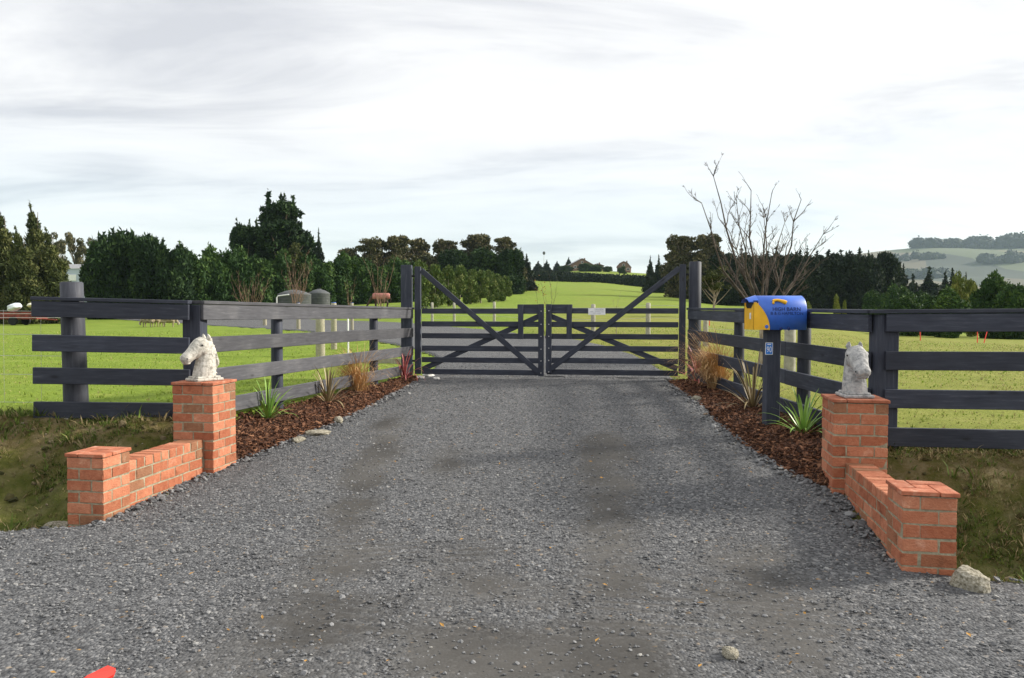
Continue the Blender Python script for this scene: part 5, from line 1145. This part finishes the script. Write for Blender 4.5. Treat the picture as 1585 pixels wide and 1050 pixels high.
mb = MB(); mb.ell((0, 0, 1.12), (.72, .29, .34)); mb.ell((.5, 0, 1.14), (.32, .27, .36)); mb.ell((-.55, 0, 1.16), (.34, .29, .34))
mb.tube([(.62, 0, 1.22), (.95, 0, 1.0), (1.2, 0, .62), (1.3, 0, .42)], [.27, .2, .14, .12], 12); mb.tube([(1.25, 0, .5), (1.42, 0, .25), (1.5, 0, .1)], [.13, .1, .065], 10)
for y in (-.15, .15):
    mb.tube([(.55, y, 1.0), (.56, y, .55), (.55, y, .12), (.57, y, 0)], [.15, .10, .07, .08], 10)
    mb.tube([(-.58, y, 1.05), (-.52, y, .72), (-.68, y, .48), (-.63, y, .12), (-.6, y, 0)], [.2, .14, .085, .07, .08], 10)
mb.tube([(-.85, 0, 1.25), (-.97, 0, .95), (-.96, 0, .55)], [.05, .07, .04], 8)
me = baked(mb.mesh('h'), [('REMESH', dict(mode='VOXEL', voxel_size=.035)), ('SMOOTH', dict(factor=.5, iterations=2))]); me.polygons.foreach_set('use_smooth', [True]*len(me.polygons)); link('body', me, M['horse'], hr)
mb = MB(); rings = []
for x, w_, h_ in ((-.93, .2, .26), (-.8, .33, .40), (-.3, .33, .39), (.3, .33, .4), (.66, .32, .42), (.85, .26, .34)): rings.append([Vector((x, w_*math.cos(a), 1.14 + h_*math.sin(a))) for a in np.linspace(-.7, math.pi + .7, 18)])
n_ = 18; mb.add([v for q in rings for v in q], [(i*n_ + k, i*n_ + k + 1, (i+1)*n_ + k + 1, (i+1)*n_ + k) for i in range(5) for k in range(n_-1)], True); mb.build('rug', M['rug'], hr)

# ------------------------------------------------------------------ houses on the hill
def house(label, px, Y, wd, dp, hw, hr_, rz, wm_, rm, gable=True, gambrel=False):
    p = at(px, 415, Y); z0 = T1(p.x, Y); root = thing('house', label, 'house', (p.x, Y, z0), rz)
    mb = MB(); mb.box((0, 0, hw/2 - .5), (wd, dp, hw + 1)); e = wd/2
    prof_ = [(-e - .4, hw - .1), (-e*.62, hw + hr_*.66), (0, hw + hr_), (e*.62, hw + hr_*.66), (e + .4, hw - .1)] if gambrel else [(-e - .4, hw - .1), (0, hw + hr_), (e + .4, hw - .1)]
    for y in (-dp/2, dp/2): mb.add([(x, y, z) for x, z in prof_], [tuple(range(len(prof_)))])
    mb.build('wall', M[wm_], root)
    mb = MB(); m_ = len(prof_); y0, y1 = -dp/2 - .4, dp/2 + .4
    mb.add([(x, y0, z + .06) for x, z in prof_] + [(x, y1, z + .06) for x, z in prof_], [(i, i+1, m_+i+1, m_+i) for i in range(m_-1)]); mb.add([(x, y0, z - .14) for x, z in prof_] + [(x, y1, z - .14) for x, z in prof_], [(m_+i, m_+i+1, i+1, i) for i in range(m_-1)])
    rf = mb.build('roof', M[rm], root); mb = MB(); mb.box((wd*.2, 0, hw + hr_*.9), (.7, .7, 1.6)); c_ = mb.build('chimney', M[wm_], root)
    for x in np.linspace(-wd*.32, wd*.32, 3 if wd < 12 else 4):
        f_ = MB(); f_.box((x, -dp/2 - .04, hw*.52), (1.5, .1, 1.3)); fo = f_.build('window', M['white'], root)
        f_ = MB(); f_.box((x, -dp/2 - .1, hw*.52), (1.25, .04, 1.05)); g_ = f_.build('pane', M['glass'], fo)
    f_ = MB(); f_.box((0, -dp/2 - .05, hw + hr_*.35), (1.2, .1, 1.2)); fo = f_.build('window', M['white'], root); f_ = MB(); f_.box((0, -dp/2 - .11, hw + hr_*.35), (1.0, .04, 1.0)); f_.build('pane', M['glass'], fo)
house('large brown hilltop house with a pale grey roof', 898, 420, 12.5, 9, 3.0, 3.4, .15, 'housewall', 'houseroof')
house('low brown outbuilding right of the large hilltop house', 924, 424, 7, 6, 2.8, 1.2, 0, 'housewall', 'houseroof')
house('low grey outbuilding left of the large hilltop house', 872, 422, 7.5, 6, 2.4, 1.0, 0, 'housewall', 'darkroof')
house('dark barn shaped house standing alone on the hilltop skyline', 966, 420, 7.5, 8, 2.6, 3.2, -.2, 'housewall', 'darkroof', gambrel=True)
q = at(842, 405, 380); z0 = T1(q.x, 380); zt = at(842, 392, 380).z; ms = thing('mast', 'thin mast with a small round head on the hilltop skyline', 'mast', (q.x, 380, z0)); mb = MB(); mb.tube([(0, 0, 0), (0, 0, zt - z0)], [.16, .1], 6); mb.build('pole', M['steel'], ms); mb = MB(); mb.ell((0, 0, zt - z0), (.7, .5, .9)); mb.build('head', M['tank'], ms)

# ------------------------------------------------------------------ hazy hills to the right
hy = np.linspace(0, 1, 60); ha = np.linspace(.12, 1.3, 120); HA, HV = np.meshgrid(ha, hy)
YR = 2600 - 300*(HA - .5); Yd = 900 + (YR + 900 - 900)*HV
ridge = np.interp(HA, [.12, .25, .36, .44, .50, .56, .62, .69, .85, 1.3], [466, 452, 408, 392, 387, 380, 379, 376, 372, 380])
zr = CAMZ + (485 - ridge)/F*YR; prof_h = np.interp(Yd/YR, [0, .36, .5, .64, .8, .92, 1.0, 1.15, 1.6], [-.1, -.1, .05, .22, .48, .86, 1.0, .9, .4])
HZ = zr*prof_h + (noise2(HA*900, Yd, 130, 31) - .5)*22*np.clip(Yd/YR*1.4 - .5, 0, 1) + (noise2(HA*900, Yd, 45, 32) - .5)*8 - 18*(1 - HV)
hm = bpy.data.materials.new('hill_farmland'); hm.use_nodes = True; t_ = hm.node_tree; c_ = t_.nodes.new('ShaderNodeTexCoord'); mp_ = t_.nodes.new('ShaderNodeMapping'); mp_.inputs[3].default_value = (.0055, .0028, .004); t_.links.new(c_.outputs['Object'], mp_.inputs[0])
v_ = t_.nodes.new('ShaderNodeTexVoronoi'); v_.inputs['Scale'].default_value = 1.0; t_.links.new(mp_.outputs[0], v_.inputs['Vector']); s_c = t_.nodes.new('ShaderNodeSeparateColor'); t_.links.new(v_.outputs['Color'], s_c.inputs[0])
t_.links.new(ramp(t_, s_c.outputs[0], [(0, (.03, .042, .026)), (.3, (.04, .055, .032)), (.36, (.075, .10, .045)), (.55, (.10, .115, .055)), (.7, (.15, .13, .075)), (.9, (.10, .09, .055))]), t_.nodes['Principled BSDF'].inputs['Base Color']); t_.nodes['Principled BSDF'].inputs['Roughness'].default_value = 1
structure(link('hills', grid_mesh('hills', HA*Yd, Yd, HZ, hm)))
def hill_z(a, Y): i = np.abs(ha - a).argmin(); return np.interp(Y, Yd[:, i], HZ[:, i])
B_ = []; r_ = random.Random(12)
def clump(px0, px1, kf, n, s):
    for _ in range(n):
        px = r_.uniform(px0, px1); a = (px - 792.5)/F; Yc = (2600 - 300*(a - .5))*kf*r_.uniform(.985, 1.01); z = float(hill_z(a, Yc)); q = s*r_.choice((.35, .6, .8, 1.0, 1.35))*r_.uniform(.8, 1.2); B_.append(((a*Yc, Yc, z + q*.5), (q*1.3, q, q)))
clump(1414, 1426, 1.0, 9, 16); clump(1438, 1500, .99, 40, 15); clump(1500, 1530, .985, 26, 17); clump(1545, 1590, .99, 34, 22); clump(1400, 1470, .78, 36, 13); clump(1440, 1585, .60, 70, 11); clump(1370, 1460, .9, 22, 10); clump(1520, 1585, .86, 24, 13); clump(1590, 1750, .97, 40, 20)
o = stuff(link('distant_woods', crown_mesh('distant_woods', B_, 7, .02, 77, 'f_far', 1.3, .3, .95))); o['label'] = 'dark woods and hedgerows on the hazy hills'; o['category'] = 'woods'

# ------------------------------------------------------------------ the air
hz = bpy.data.materials.new('haze'); hz.use_nodes = True; t_ = hz.node_tree; t_.nodes.clear(); ov_ = t_.nodes.new('ShaderNodeOutputMaterial'); pv = t_.nodes.new('ShaderNodeVolumePrincipled')
pv.inputs['Color'].default_value = (.66, .82, 1.0, 1); pv.inputs['Density'].default_value = .00008; t_.links.new(pv.outputs[0], ov_.inputs['Volume'])
mb = MB(); mb.box((0, 2250, 125), (9400, 5700, 420)); h_ = mb.build('haze', hz); stuff(h_); h_['label'] = 'thin pale haze over the whole landscape'; h_['category'] = 'haze'
